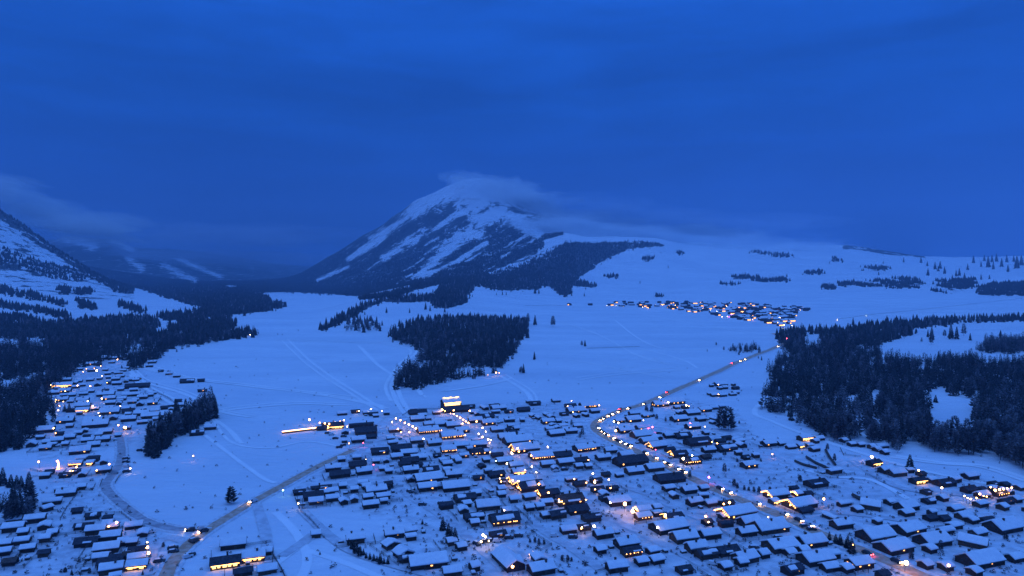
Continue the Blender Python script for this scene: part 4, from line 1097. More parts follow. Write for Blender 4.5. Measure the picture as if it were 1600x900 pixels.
for k, (x, y, kind) in enumerate(ROADCARS):
    i = on_road(x, y, qm, dm, sxm, sym)
    d = dm[i] / np.linalg.norm(dm[i])
    side = np.array([d[1], -d[0]])
    c = qm[i] + side * (-2.0 if kind != 'r' else 2.0)
    rz = math.atan2(d[1], d[0]) + (pi if kind == 'r' else 0)
    # headlamps look towards the camera, tail lamps too: turn the lamp end to the viewer
    if kind == 'r': rz += pi
    nm = {'d': 'dark car', 'w': 'white car', 'r': 'dark car with red tail lights'}[kind]
    where = 'above the bend' if y < 660 else ('in the queue at the bend' if y < 702 else 'below the bend')
    grp = [c2 for c2 in ROADCARS if (c2[1] < 660) == (y < 660) and (c2[1] < 702) == (y < 702)]
    pos = grp.index((x, y, kind)) + 1
    num = ORD[pos]
    make_car((c[0], c[1], float(terr_z(c[:1], c[1:])[0]) + 0.32), rz, kind, True, f"{nm}, main road {where}, {num} from the top", 'cars on the main road')
PARKED = [(197, 718, 10), (197, 723, 12), (198, 730, 8), (198, 738, 10), (270, 858, 30), (249, 879, 15), (297, 869, 40), (303, 846, 50), (271, 864, 25), (219, 705, 0), (235, 833, 20), (293, 872, 45), (536, 697, 60), (530, 700, 20), (518, 680, 10), (524, 686, 15), (537, 683, 10), (512, 678, 5),
 (731, 850, -60), (745, 852, -55), (758, 848, 20), (767, 847, 20), (777, 847, 10), (795, 842, 5), (810, 839, 0), (869, 737, 20), (882, 735, 20), (866, 839, 10), (895, 841, 0), (1114, 883, -20), (1178, 858, 0), (984, 697, 20), (1030, 678, 0), (1257, 824, 10), (1268, 829, 0), (1240, 872, 0), (1216, 842, 10), (640, 770, -50), (646, 768, -50), (660, 790, 0), (690, 788, 10), (697, 790, 40)]
PARKED.sort(key=lambda c: (area_name(c[0], c[1]), c[0]))
for k, (x, y, a) in enumerate(PARKED):
    p = at(x, y)
    ar = area_name(x, y)
    same = [c for c in PARKED if area_name(c[0], c[1]) == ar]
    pos = same.index((x, y, a)) + 1
    pt = 'only one' if len(same) == 1 else 'leftmost' if pos == 1 else ORD[pos] + ' from left'
    make_car((p[0], p[1], p[2] + 0.05), radians(a), 'd' if k % 4 else 'w', False, f"parked snow-topped {'dark' if k % 4 else 'white'} car, {pt}, {ar}", 'parked cars')
for x, y, a, kk in ((298, 831, 170, 'd'), (312, 829, 175, 'w'), (318, 833, 200, 'd'), (305, 848, 40, 'd'), (396, 786, 205, 'w')):
    p = at(x, y)
    make_car((p[0], p[1], p[2] + 0.4), radians(a + 30), kk, True, {298: 'dark car with headlights at the road junction, leftmost', 312: 'white car with headlights at the road junction, middle', 318: 'dark car with headlights at the road junction, rightmost', 305: 'dark car just below the junction on the left road', 396: 'white car halfway up the left road'}[x], 'cars on the left road')

# ------------------------------------------------------------------ fences and board walls
def fence(pts, label, hgt=1.3, boards=False):
    P = [at(*p) for p in pts]
    o = P[0]
    root = link('wooden_fence', None, loc=tuple(o), label=label, category='fence', group='wooden fences round the yards')
    for a, c in zip(P[:-1], P[1:]):
        n = max(1, int(np.hypot(c[0] - a[0], c[1] - a[1]) / 3.0))
        for k in range(n):
            t0, t1 = k / n, (k + 1) / n
            u, v = a + (c - a) * t0 - o, a + (c - a) * t1 - o
            if k % 2 == 0:
                b = MB(); b.tube(u + (0, 0, -0.3), u + (0, 0, hgt + 0.2), 0.10, 5); link('post', b.mesh('post', M['wood']), root)
        u, v = a - o, c - o
        b = MB()
        if boards:
            b.tube(u + (0, 0, hgt * 0.5), v + (0, 0, hgt * 0.5), hgt * 0.5, 4)
            link('board_wall', b.mesh('board_wall', M['wood']), root)
        else:
            for z in (0.45, 0.85, 1.25):
                b = MB(); b.tube(u + (0, 0, z), v + (0, 0, z), 0.07, 4); link('rail', b.mesh('rail', M['wood']), root)
FENCES = [
 ([(461, 780), (468, 796), (520, 789)], "pole fence round the lower left corner of the fenced hamlet"),
 ([(464, 770), (500, 762), (528, 759), (532, 772)], "pole fence behind the fenced hamlet"),
 ([(330, 865), (330, 893)], "short fence at the left end of the walled farm"),
 ([(426, 868), (440, 892), (446, 905)], "fence running down right of the walled farm"),
 ([(384, 854), (424, 848)], "fence behind the right part of the walled farm"),
 ([(601, 787), (622, 784)], "short fence right of the fenced hamlet"),
 ([(470, 800), (484, 812), (500, 830)], "fence running down the meadow below the hamlet"),
 ([(629, 650), (645, 640), (700, 640)], "fence along the upper edge near the market"),
 ([(708, 780), (718, 800)], "fence across the lane from the ruin"),
 ([(693, 793), (708, 806), (716, 816)], "fence along the first lane"),
 ([(838, 838), (862, 853), (845, 862), (833, 870)], "fence corner of the brushwood pen"),
 ([(808, 840), (838, 836)], "fence along the top of the brushwood pen"),
 ([(770, 868), (790, 893)], "board wall along the lane at the lower edge", 2.2, True),
 ([(930, 897), (948, 890)], "short fence at the lower middle edge"),
 ([(1242, 722), (1256, 728), (1276, 733)], "low dark board wall nearest the pink lamp", 1.6, True),
 ([(1260, 716), (1274, 725), (1290, 732)], "middle dark board wall on the slope", 1.8, True),
 ([(1290, 705), (1296, 716), (1305, 728)], "right dark board wall on the slope", 1.8, True),
 ([(1301, 736), (1290, 732)], "fence stub beside the long low shed", 1.4, True),
 ([(1313, 702), (1318, 712), (1345, 715)], "pole fence below the two snowy huts"),
 ([(1332, 776), (1346, 783)], "dark board wall left of the gabled lodge", 2.0, True),
 ([(1352, 743), (1378, 751)], "pole fence on the slope under the lit lodge"),
 ([(1300, 760), (1314, 764)], "fence right of the U-shaped barn"),
 ([(1460, 826), (1482, 824)], "fence behind the big lodges"),
 ([(1508, 820), (1545, 816)], "fence behind the rightmost lodges"),
 ([(90, 800), (74, 800)], "fence beside the gabled cabin in the lower left village"),
 ([(94, 813), (104, 795), (122, 770)], "long fence left of the lower left fields"),
 ([(155, 803), (190, 803), (204, 815), (212, 832)], "pole fence round the empty yard, lower left village"),
 ([(47, 735), (70, 740)], "fence left of the bonfire"),
 ([(180, 756), (186, 746), (196, 738)], "fence along the inside of the curved road"),
 ([(156, 762), (160, 750)], "short fence left of the curved road"),
 ([(240, 612), (262, 622), (285, 640)], "fence at the field edge of the left village"),
 ([(1150, 840), (1140, 850)], "short fence beside the main road block"),
 ([(918, 500 + 45), (1000, 530 + 12)], "thin fence across the white field"),
 ([(884, 478), (860, 477), (820, 478)], "thin dark fence line left of the far village"),
 ([(1310, 499), (1360, 492), (1450, 483), (1600, 466)], "long roadside fence rising to the right edge"),
]
for f in FENCES:
    fence(*f)
yard = []
for r in [q for q in recs if q['y'] > 690]:
    if random.random() > 0.42 or len(yard) > 105: continue
    hd, c0 = r['head'], r['c']
    dL, dW = r['Lw'] / 2 + random.uniform(3, 6), r['Ww'] / 2 + random.uniform(2.5, 5)
    s1 = random.choice((-1, 1))
    cs = [(-dL, -dW), (dL, -dW), (dL, dW)] if s1 > 0 else [(dL, -dW), (-dL, -dW), (-dL, dW)]
    W3 = [np.array([c0[0] + a * cos(hd) - b_ * sin(hd), c0[1] + a * sin(hd) + b_ * cos(hd)]) for a, b_ in cs]
    if any(min(np.min(np.hypot(main_q[:, 0] - w[0], main_q[:, 1] - w[1])), np.min(np.hypot(left_q[:, 0] - w[0], left_q[:, 1] - w[1]))) < 7 for w in W3): continue
    if W3[0][1] < 235: continue
    sp_ = []
    for w in W3:
        z = float(height(w[:1], w[1:])[0]); a, b_ = proj(w[0], w[1], z); sp_.append((float(a), float(b_)))
    yard.append(dict(x=sp_[1][0], y=sp_[1][1], pts=sp_, area=area_name(sp_[1][0], sp_[1][1])))
rank(yard)
for r in yard:
    pos = 'leftmost' if r['pos'] == 1 else ORD[r['pos']] + ' from left'
    fence(r['pts'], f"yard pole fence, {pos}, {ORD[r['row']]} row, {r['area']}")

# ------------------------------------------------------------------ trees
def star_tiers(h, r, tiers, pts, seed, base=0.08, droop=0.25, lean=0.0):
    R = random.Random(seed)
    V, Fc = [], []
    for t in range(tiers):
        f = t / tiers
        z0 = h * (base + (1 - base) * f * 0.93)
        z1 = min(h, z0 + h * (1 - base) / tiers * 1.9)
        if t == tiers - 1: z1 = h
        rr = r * (1 - f) ** 0.85 * R.uniform(0.85, 1.1) + r * 0.06
        o = len(V)
        cx, cy = R.uniform(-.05, .05) * r, R.uniform(-.05, .05) * r
        V.append((cx, cy, z1))
        ph = R.uniform(0, 6)
        for i in range(pts * 2):
            a = ph + pi * i / pts
            q = rr * (R.uniform(0.8, 1.15) if i % 2 == 0 else R.uniform(0.35, 0.6))
            V.append((cx + q * cos(a), cy + q * sin(a), z0 - (droop * rr * 0.5 if i % 2 == 0 else -0.1 * rr)))
        for i in range(pts * 2):
            Fc.append((o, o + 1 + i, o + 1 + (i + 1) % (pts * 2)))
    return np.array(V), np.array(Fc)
def blades(h, r, n, seed, base=0.1, up=-0.15, w=0.16, shape=0.8, size=1.0):
    """a crown of many separate branch sprays: narrow bent blades round the stem"""
    R = random.Random(seed)
    V, Fc = [], []
    for k in range(n):
        f = (k + R.random()) / n
        z = h * (base + (1 - base) * f)
        ln = r * ((1 - f) ** shape) * R.uniform(0.55, 1.15) + 0.12 * r
        a = k * 2.399963 + R.uniform(-.4, .4)
        c, s = cos(a), sin(a)
        wd = ln * w * R.uniform(0.8, 1.4) * size + 0.08 * r
        zt = z + ln * (up + R.uniform(-.12, .12))
        tw = R.uniform(-0.5, 0.5) * wd
        o = len(V)
        V += [(0.05 * c, 0.05 * s, z + 0.25 * wd), (ln * 0.55 * c - wd * s, ln * 0.55 * s + wd * c, (z + zt) / 2 + tw), (ln * 0.55 * c + wd * s, ln * 0.55 * s - wd * c, (z + zt) / 2 - tw), (ln * c, ln * s, zt), (ln * 0.5 * c, ln * 0.5 * s, (z + zt) / 2 - wd * 0.9)]
        Fc += [(o, o + 1, o + 3), (o, o + 3, o + 2), (o, o + 4, o + 3)]
    V += [(0.12 * r, 0, h * 0.86), (-0.08 * r, 0.1 * r, h * 0.86), (-0.08 * r, -0.1 * r, h * 0.86), (0, 0, h)]
    o = len(V) - 4
    Fc += [(o, o + 1, o + 3), (o + 1, o + 2, o + 3), (o + 2, o, o + 3)]
    return np.array(V), np.array(Fc)
def trunk_arr(h, r, n=5):
    a = np.linspace(0, 2 * pi, n, endpoint=False)
    V = np.concatenate([np.column_stack([r * np.cos(a), r * np.sin(a), np.full(n, -0.6)]), [[0, 0, h]]])
    Fc = np.array([(i, (i + 1) % n, n) for i in range(n)])
    return V, Fc
def merge_np(parts):
    V, Fc, o = [], [], 0
    for v, f in parts:
        V.append(v); Fc.append(f + o); o += len(v)
    return np.concatenate(V), np.concatenate(Fc)
# unit trees: height 1
NEARS = [blades(1, 0.21, 210, 10 + i, 0.08, -0.22, 0.17, 0.85) for i in range(4)]
NEARL = [blades(1, 0.24, 150, 30 + i, 0.20, 0.22, 0.11, 0.42) for i in range(4)]
BUSHY = [blades(1, 0.36, 130, 50 + i, 0.10, 0.25, 0.09, 0.33) for i in range(2)]
MIDS = [blades(1, 0.23, 34, 70 + i, 0.04, -0.22, 0.36, 0.85) for i in range(5)]
MIDL = [blades(1, 0.25, 32, 90 + i, 0.16, 0.20, 0.26, 0.42) for i in range(5)]
FARS = [star_tiers(1, 0.24, 3, 4, 110 + i, 0.02) for i in range(4)]
VFAR = [star_tiers(1, 0.32, 1, 4, 130 + i, 0.0) for i in range(4)]
# candidate trees from the outlines
cands = []   # x, y, height, kind(0 spruce 1 larch), wood index
for wi, (nm, poly, ya, yb, q, holes) in enumerate(WOODS):
    xs = [p[0] for p in poly]
    s0, s1 = min(xs), max(xs)
    nb = 14
    eds = np.exp(np.linspace(np.log(ya), np.log(yb), nb + 1))
    for k in range(nb):
        a, b_ = eds[k], eds[k + 1]
        ym = 0.5 * (a + b_)
        sp = np.interp(ym, [400, 900, 1600, 2600, 4500], [4.7, 5.6, 8.0, 13.0, 17.0])
        if 'open larches' in nm: sp *= 1.6
        if 'tree belt' in nm: sp *= 0.62
        area = (s1 - s0) / F * (b_ * b_ - a * a) / 2
        n = int(area / (sp * sp))
        Y = np.sqrt(rng.random(n) * (b_ * b_ - a * a) + a * a)
        sx = rng.uniform(s0, s1, n)
        X = (sx - CX) / F * Y
        Z = height(X, Y)
        sx, sy = proj(X, Y, Z)
        # slightly ragged edges
        jx, jy = rng.normal(0, 3.2, n), rng.normal(0, 1.5, n)
        ok = inpoly(sx + jx, sy + jy, poly)
        for hpoly in holes:
            ok &= ~inpoly(sx + jx * 0.9, sy + jy * 0.9, hpoly)
        gap = fbm(X / 45, Y / 45, 2, 21 + wi)
        if Y.size and ym < 1500: ok &= (gap > -0.17)
        X, Y, Z = X[ok], Y[ok], Z[ok]
        hg = np.clip(rng.normal(12.5, 3.0, len(X)), 5, 20)
        if 'spur' in nm or 'foothill' in nm: hg = hg * 1.0
        if 'belt' in nm: hg = hg * 1.0
        if 'lower left' in nm: hg = hg * 0.8
        if 'scrub' in nm: hg = hg * 0.55
        if 'beside the upper' in nm: hg *= 1.1
        small = rng.random(len(X)) < 0.22
        hg = np.where(small, hg * 0.6, hg)
        qq = q + (fbm(X / 120, Y / 120, 2, 44) * 0.9 if 0.1 < q < 0.8 else 0)
        if 'right of the village' in nm: qq = qq + np.clip((560 - Y) / 200, -0.4, 0.5)
        kd = (rng.random(len(X)) < qq).astype(float)
        cands.append(np.column_stack([X, Y, Z, hg, kd, np.full(len(X), wi)]))
for si, poly in enumerate(STRIPS):
    xs = [p[0] for p in poly]; ys = [p[1] for p in poly]
    sx = rng.uniform(min(xs) - 6, max(xs) + 6, 1500); sy = rng.uniform(min(ys) - 2, max(ys) + 1.5, 1500)
    ok = inpoly(sx + rng.normal(0, 3.5, 1500), sy + rng.normal(0, 1.0, 1500), poly)
    sx, sy = sx[ok], sy[ok]
    area_px = 0.5 * abs(sum(xs[i] * ys[(i + 1) % len(xs)] - xs[(i + 1) % len(xs)] * ys[i] for i in range(len(xs))))
    n = min(int(area_px * (0.62 if xs[0] > 900 else 0.6)) + 3, len(sx))
    for k in range(n):
        p = at(sx[k], sy[k])
        if p[1] > 5600 or (xs[0] > 900 and float(fbm(np.array([p[0] / 55]), np.array([p[1] / 160]), 2, 77)[0]) < -0.07): continue
        cands.append(np.array([[p[0], p[1], p[2], random.uniform(9, 19), 0, 90]]))
for (s0, s1, ya, yb, n) in ((400, 900, 3100, 6600, 30000), (-40, 480, 2500, 6500, 26000)):
    Y = np.sqrt(rng.random(n) * (yb * yb - ya * ya) + ya * ya)
    sx = rng.uniform(s0, s1, n); X = (sx - CX) / F * Y; Z = height(X, Y)
    cv = cover_at(X, Y, Z) + 1.3 * fbm(X / 110, Y / 110, 3, 61)
    ok = (cv > rng.uniform(0.55, 1.0, n))
    cands.append(np.column_stack([X[ok], Y[ok], Z[ok], rng.uniform(9, 17, ok.sum()), np.zeros(ok.sum()), np.full(ok.sum(), 91)]))
C_ = np.concatenate(cands)
# scattered single trees on the slopes at the back
LONE_FAR = [(1521, 411, 12), (1538, 408, 10), (1544, 418, 18), (1550, 410, 12), (1557, 409, 13), (1552, 421, 12), (1565, 417, 14), (1573, 410, 12), (1584, 409, 10), (1589, 420, 20), (1596, 415, 16), (1575, 425, 12), (1533, 417, 9), (1439, 411, 10), (1412, 410, 8), (1449, 416, 8), (1461, 421, 12), (1469, 420, 12), (1476, 428, 12), (1512, 422, 10), (1494, 432, 10), (1499, 431, 12), (1450, 431, 12), (1507, 437, 11), (1316, 411, 6), (1307, 408, 7), (1373, 430, 6),
 (1450, 527, 12), (1456, 531, 20), (1440, 535, 8), (1476, 527, 12), (1486, 530, 24), (1495, 530, 20), (1506, 525, 20), (1516, 532, 12), (1455, 538, 14), (1458, 500, 10), (864, 511, 18), (836, 508, 16), (825, 506, 17), (914, 541, 10), (909, 541, 9), (835, 562, 13), (818, 583, 15), (813, 584, 11), (913, 463, 6), (1000, 443, 5), (1044, 419, 5), (836, 459, 11), (842, 459, 8), (785, 461, 6), (791, 461, 5), (1333, 508, 12), (1334, 509, 9),
 (1453, 612, 10), (1480, 613, 12), (1462, 629, 12), (1497, 662, 10), (1488, 665, 11), (1527, 655, 24), (1521, 660, 20), (190, 578, 8), (199, 576, 11), (191, 579, 7), (309, 539, 5), (276, 551, 6), (604, 489, 9), (640, 489, 8), (570, 492, 6), (665, 484, 12), (672, 486, 9), (695, 488, 9), (1119, 540, 6), (1131, 548, 7), (1190, 563, 7), (1185, 561, 5), (1105, 549, 4), (1241, 592, 6), (1234, 598, 5), (434, 523, 3), (441, 524, 3), (466, 517, 3), (776, 461, 4), (1296, 412, 4), (1380, 412, 5), (1488, 437, 8), (1466, 424, 9), (1533, 437, 9), (1546, 436, 7)]
LONE_NEAR = [(361, 787, 27, 'B'), (1127, 671, 33, 'B'), (1138, 672, 36, 'B'), (1422, 735, 25, 'S'), (692, 828, 21, 'S'), (701, 841, 24, 'S'), (711, 849, 25, 'S'), (706, 846, 20, 'S'), (1296, 845, 15, 'S'), (1306, 851, 17, 'S'), (1313, 852, 18, 'S'), (1325, 856, 20, 'S'), (1331, 864, 24, 'S'), (660, 819, 8, 'S'),
 (4, 758, 28, 'S'), (17, 761, 20, 'S'), (26, 761, 19, 'S'), (33, 762, 19, 'S'), (45, 764, 27, 'S'), (101, 643, 11, 'S'), (108, 643, 13, 'S'),
 (545, 853, 12, 'S'), (550, 858, 14, 'S'), (556, 865, 17, 'B'), (562, 870, 16, 'B'), (568, 868, 11, 'S'), (572, 873, 10, 'S'), (578, 875, 12, 'S'), (584, 877, 12, 'S'), (589, 878, 10, 'S'), (594, 881, 17, 'S'), (600, 882, 11, 'S'), (606, 882, 12, 'S'),
 (903, 784, 22, 'L'), (1078, 748, 14, 'L'), (1132, 740, 17, 'L'), (1147, 760, 12, 'B'), (1152, 763, 9, 'B'), (1163, 766, 8, 'B'), (1170, 767, 7, 'B'), (1178, 769, 9, 'B'), (1186, 770, 10, 'B'), (1203, 768, 8, 'B'), (1213, 768, 7, 'B'), (1245, 765, 8, 'B'), (1250, 752, 10, 'B'),
 (910, 682, 16, 'L'), (906, 686, 12, 'L'), (893, 666, 11, 'L'), (1470, 860, 17, 'L'), (1424, 874, 14, 'B'), (1475, 889, 13, 'L'), (1571, 843, 12, 'B'), (500, 870 - 3, 6, 'S'), (1304, 722, 14, 'L'), (815, 582, 10, 'L'), (1132, 714, 14, 'L'), (1293, 702, 9, 'B'), (836, 848, 9, 'B'), (842, 851, 10, 'B'), (850, 851, 8, 'B'), (828, 848, 7, 'B'), (887, 876, 9, 'B'), (878, 875, 8, 'B'), (893, 877, 7, 'B'), (648, 769, 8, 'S'), (608, 766, 8, 'B'), (588, 761, 10, 'L'), (612, 763, 9, 'B'), (1010, 642, 9, 'B'), (1018, 644, 10, 'B'), (1040, 660, 9, 'L'), (1026, 655, 8, 'B'), (1200, 700 - 2, 4, 'S'), (1322, 870 - 12, 17, 'S'), (255, 855, 8, 'B'), (102, 895, 9, 'B'), (112, 899, 10, 'S'), (223, 899, 9, 'S'), (140, 896, 9, 'B'), (1189, 721, 6, 'S'), (1152, 722, 6, 'B'), (1155, 662, 5, 'B')]
# the 300 wood trees that show largest stand singly; all others are one mass per wood
size_px = C_[:, 3] * F / C_[:, 1]
sxa, sya = proj(C_[:, 0], C_[:, 1], C_[:, 2])
vis = (sxa > 0) & (sxa < 1600) & (sya < 905)
# keep those on the near edge of their wood: nothing of the same wood close in front
score = np.where(vis, size_px, 0)
cell = {}
order = np.argsort(-score)
chosen = order[:165]
mask = np.zeros(len(C_), bool); mask[chosen] = True
def unit_mesh(nm, arr, material):
    return mesh_np(nm, arr[0], arr[1], material)
UM_S = [unit_mesh('crown', a, M['needle']) for a in NEARS]
UM_L = [unit_mesh('crown', a, M['larch']) for a in NEARL]
UM_L += [unit_mesh('crown', a, M['larch2']) for a in NEARL[:2]]
UM_B = [unit_mesh('crown', a, M['larch']) for a in BUSHY]
UM_BD = [unit_mesh('crown', a, M['needle']) for a in BUSHY]
TR = unit_mesh('trunk', trunk_arr(0.9, 0.018, 6), M['bark'])
def make_tree(x, y, z, h, kind, label, group, wide=False):
    nm = {'S': 'spruce_tree', 'L': 'larch_tree', 'B': 'bushy_tree', 'D': 'bushy_tree'}[kind]
    root = link(nm, None, loc=(x, y, z - 0.1), rz=random.uniform(0, 6.28), label=label, category='tree', group=group)
    me = random.choice({'S': UM_S, 'L': UM_L, 'B': UM_B, 'D': UM_BD}[kind])
    w = random.uniform(0.9, 1.15) * (1.45 if wide else 1.0)
    c = link('crown', me, root); c.scale = (h * w, h * w, h)
    t = link('trunk', TR, root); t.scale = (h, h, h)
    return root
SHORT = ['central spruce wood', 'larch wood right of the village', 'grove above the right clearing', 'forest along the left river', 'forest tongue by upper snowfield', 'forest island by upper snowfield', 'tree belt right of left village', 'spruce clump at lower left', 'foothill wood edge', 'open larches under foothill', 'scrub by upper main road', 'saddle wood', 'mountain foot wood', 'wooded mountain spur']
crec = []
for i in chosen:
    wi = int(C_[i, 5])
    crec.append(dict(x=float(sxa[i]), y=float(sya[i]), i=i, area=SHORT[wi] if wi < 80 else 'far slope groves'))
rank(crec, 13)
for r in crec:
    x, y, z, h, kd, wi = C_[r['i']]
    kn = 'frosted bare larch' if kd else 'dark dense spruce'
    row = 'front row' if r['row'] == 1 else ORD[r['row']] + ' row'
    pos = 'leftmost' if r['pos'] == 1 else ORD[r['pos']] + ' from left'
    make_tree(x, y, z, h, 'L' if kd else 'S', f"{kn}, {pos}, {row}, {r['area']}", f"{'larches' if kd else 'spruces'} of the {r['area']}")
lone = [dict(x=a, y=b_, h=c, k=('L' if (a % 3 == 0 and b_ > 500) else 'S')) for a, b_, c in LONE_FAR] + [dict(x=a, y=b_, h=c, k=d) for a, b_, c, d in LONE_NEAR]
def tarea(x, y):
    if y < 470 and x > 1200: return "snow slope at the upper right"
    if y < 470: return "snow slope below the mountain"
    if x > 1320 and y < 545: return "clearing above the right wood"
    if y < 600 and 780 < x < 1000: return "white field right of the spruce wood"
    if y < 600 and x > 1000: return "field beside the upper main road"
    if y < 560 and x < 500: return "edge of the left snowfield"
    if y < 500: return "foothill beside the spruce wood"
    if x < 60 and y < 770: return "lower left corner above the village"
    if x > 300 and x < 420 and y < 800: return "snowfield by the left road"
    if 540 < x < 615 and y > 845: return "tree row beside the lower lodges"
    if 685 < x < 715: return "spruce group on the first lane"
    if 1290 < x < 1335 and y > 840: return "spruce group beside the main road"
    return area_name(x, y)
for r in lone: r['area'] = tarea(r['x'], r['y'])
rank(lone, 8)
for r in lone:
    p = at(r['x'], r['y'])
    h = r['h'] * p[1] / F
    kn = {'S': 'dark spruce', 'L': 'bare larch', 'B': 'bushy tree'}[r['k']]
    pos = 'leftmost' if r['pos'] == 1 else ORD[r['pos']] + ' from left'
    row = 'front row' if r['row'] == 1 else ORD[r['row']] + ' row'
    lab = f"{kn}, {pos}, {row}, {r['area']}"
    kind = r['k']
    if r['x'] == 361:
        lab = "lone dark tree standing by itself on the snowfield beside the left road"; kind = 'D'
    make_tree(p[0], p[1], p[2], h, 'D' if (kind == 'B' and r['x'] in (556, 562)) else kind, ' '.join(lab.split()[:16]), None if r['x'] == 361 else 'single trees of the valley', wide=(r['k'] == 'S' and r['y'] > 600))

def scatter(units, P, name, material, label):
    """join copies of small unit meshes into one mesh; P rows: x y z height"""
    Vs, Fs, o = [], [], 0
    n = len(P)
    if n == 0: return
    which = rng.integers(0, len(units), n)
    for k, (uv, uf) in enumerate(units):
        q = P[which == k]
        if not len(q): continue
        a = rng.uniform(0, 2 * pi, len(q)); w = rng.uniform(0.85, 1.2, len(q))
        c, s = np.cos(a)[:, None], np.sin(a)[:, None]
        hx = (q[:, 3] * w)[:, None]
        X = q[:, 0][:, None] + hx * (uv[None, :, 0] * c - uv[None, :, 1] * s)
        Y = q[:, 1][:, None] + hx * (uv[None, :, 0] * s + uv[None, :, 1] * c)
        Z = q[:, 2][:, None] - 0.3 + q[:, 3][:, None] * uv[None, :, 2]
        V = np.stack([X, Y, Z], -1).reshape(-1, 3)
        Ff = (uf[None] + (np.arange(len(q)) * len(uv))[:, None, None]).reshape(-1, 3) + o
        Vs.append(V); Fs.append(Ff); o += len(V)
    link(name, mesh_np(name, np.concatenate(Vs), np.concatenate(Fs), material), kind='stuff', label=label)
R_ = C_[~mask]
tot = len(R_)
MIDS_T = [merge_np([a, trunk_arr(0.5, 0.02, 3)]) for a in MIDS]
MIDL_T = [merge_np([a, trunk_arr(0.85, 0.02, 3)]) for a in MIDL]
for wi in sorted(set(R_[:, 5].astype(int))):
    q = R_[R_[:, 5].astype(int) == wi]
    wn = WOODS[wi][0] if wi < 80 else 'the small groves on the far slopes'
    ypx = q[:, 1]
    for nm, sel, us, mt in (('forest', (ypx < 1150) & (q[:, 4] == 0), MIDS_T, 'needle'), ('larch_forest', (ypx < 1400) & (q[:, 4] == 1), MIDL_T, 'larch'),
                            ('forest', ((ypx >= 1150) & (ypx < 2200) & (q[:, 4] == 0)), FARS, 'needle'), ('larch_forest', ((ypx >= 1400) & (q[:, 4] == 1)), FARS, 'larch'),
                            ('forest', ((ypx >= 2200) & (q[:, 4] == 0)), VFAR, 'needle')):
        if nm == 'larch_forest' and sel.sum() > 50:
            pale = sel & (rng.random(len(q)) < 0.3)
            sel = sel & ~pale
            scatter(us, q[pale], 'frosted_forest', M['larch2'], f"frosted bare trees of {wn}")
        if sel.sum():
            scatter(us, q[sel], nm, M[mt], f"massed trees of {wn}")

# ------------------------------------------------------------------ brush and dark clutter on the snow
pts = []
for k in range(4600):
    x, y = random.uniform(0, 1600), random.uniform(560, 900)
    pxa, pya = np.array([x]), np.array([y])
    inv = any(inpoly(pxa, pya, p)[0] for p in VILLAGE)
    if not inv and random.random() < 0.80: continue
    if inpoly(pxa, pya, WOODS[1][1])[0] or inpoly(pxa, pya, WOODS[3][1])[0]: continue
    p = at(x, y)
    if np.min(np.hypot(qm[:, 0] - p[0], qm[:, 1] - p[1])) < 6: continue
    pts.append((p[0], p[1], p[2] + 0.25, random.uniform(0.5, 1.6)))
CL = [blades(1, 0.7, 9, 200 + i, 0.05, 0.3, 0.25, 0.4) for i in range(5)]
scatter(CL, np.array(pts), 'brushwood', M['brush'], 'low dark twigs and scrub poking out of the snow')

# firewood stacks, sledges and snowed-up heaps beside the houses
b = MB()
for k in range(5):
    for j in range(3 - (k % 2)):
        b.tube((-1.2, -0.7 + k * 0.35, 0.2 + j * 0.32), (1.2, -0.7 + k * 0.35, 0.2 + j * 0.32), 0.16, 6)
WOODP = b.mesh('logs', M['wood'])
b = MB(); b.extrude_x([(-0.9, 0.9), (0.9, 0.8), (0.7, 1.15), (-0.6, 1.25)], -1.15, 1.15, jit=0.1, seg=2); WSN = b.mesh('snow_cover', M['snow'])
cnt = 0
woodr = []
for r in recs:
    if r['y'] > 640 and random.random() < 0.32 and cnt < 110:
        hh = r['head']; s_ = random.choice((-1, 1))
        d = r['Lw'] / 2 + random.uniform(2.5, 5)
        e = random.uniform(-3, 2)
        x, y = r['c'][0] + s_ * d * cos(hh) - e * sin(hh), r['c'][1] + s_ * d * sin(hh) + e * cos(hh)
        z = float(height(np.array([x]), np.array([y]))[0])
        side = 'left' if s_ < 0 else 'right'
        lab = 'x'
        root = link('firewood_stack', None, loc=(x, y, z + 0.1), rz=hh + random.choice((0, pi / 2)), label=lab, category='firewood', group='firewood stacks beside the cabins')
        link('logs', WOODP, root); link('snow_cover', WSN, root)
        a_, b_ = proj(x, y, z); woodr.append(dict(x=float(a_), y=float(b_), area=area_name(float(a_), float(b_)), o=root))
        cnt += 1

rank(woodr)
for r in woodr:
    pos = 'leftmost' if r['pos'] == 1 else ORD[r['pos']] + ' from left'
    r['o']['label'] = f"snow-capped firewood stack, {pos}, {ORD[r['row']]} row, {r['area']}"

# fire by the lit farmstead
p = at(91, 733)
b = MB(); b.tube((0, 0, 0), (0.2, 0, 5.0), 0.8, 7, r2=0.08)
root = link('bonfire', None, loc=tuple(p), label="tall orange bonfire burning left of the bright yellow farmhouse", category='bonfire')
link('flame', b.mesh('flame', mat('flame', (0.3, 0.1, 0.02), 0.6, (1.0, 0.33, 0.08), 14.0)), root)
b = MB()
for k in range(6):
    a = k * pi / 3
    b.tube((1.3 * cos(a), 1.3 * sin(a), 0.1), (0.1 * cos(a), 0.1 * sin(a), 1.1), 0.12, 5)
link('logs', b.mesh('logs', M['wood']), root)
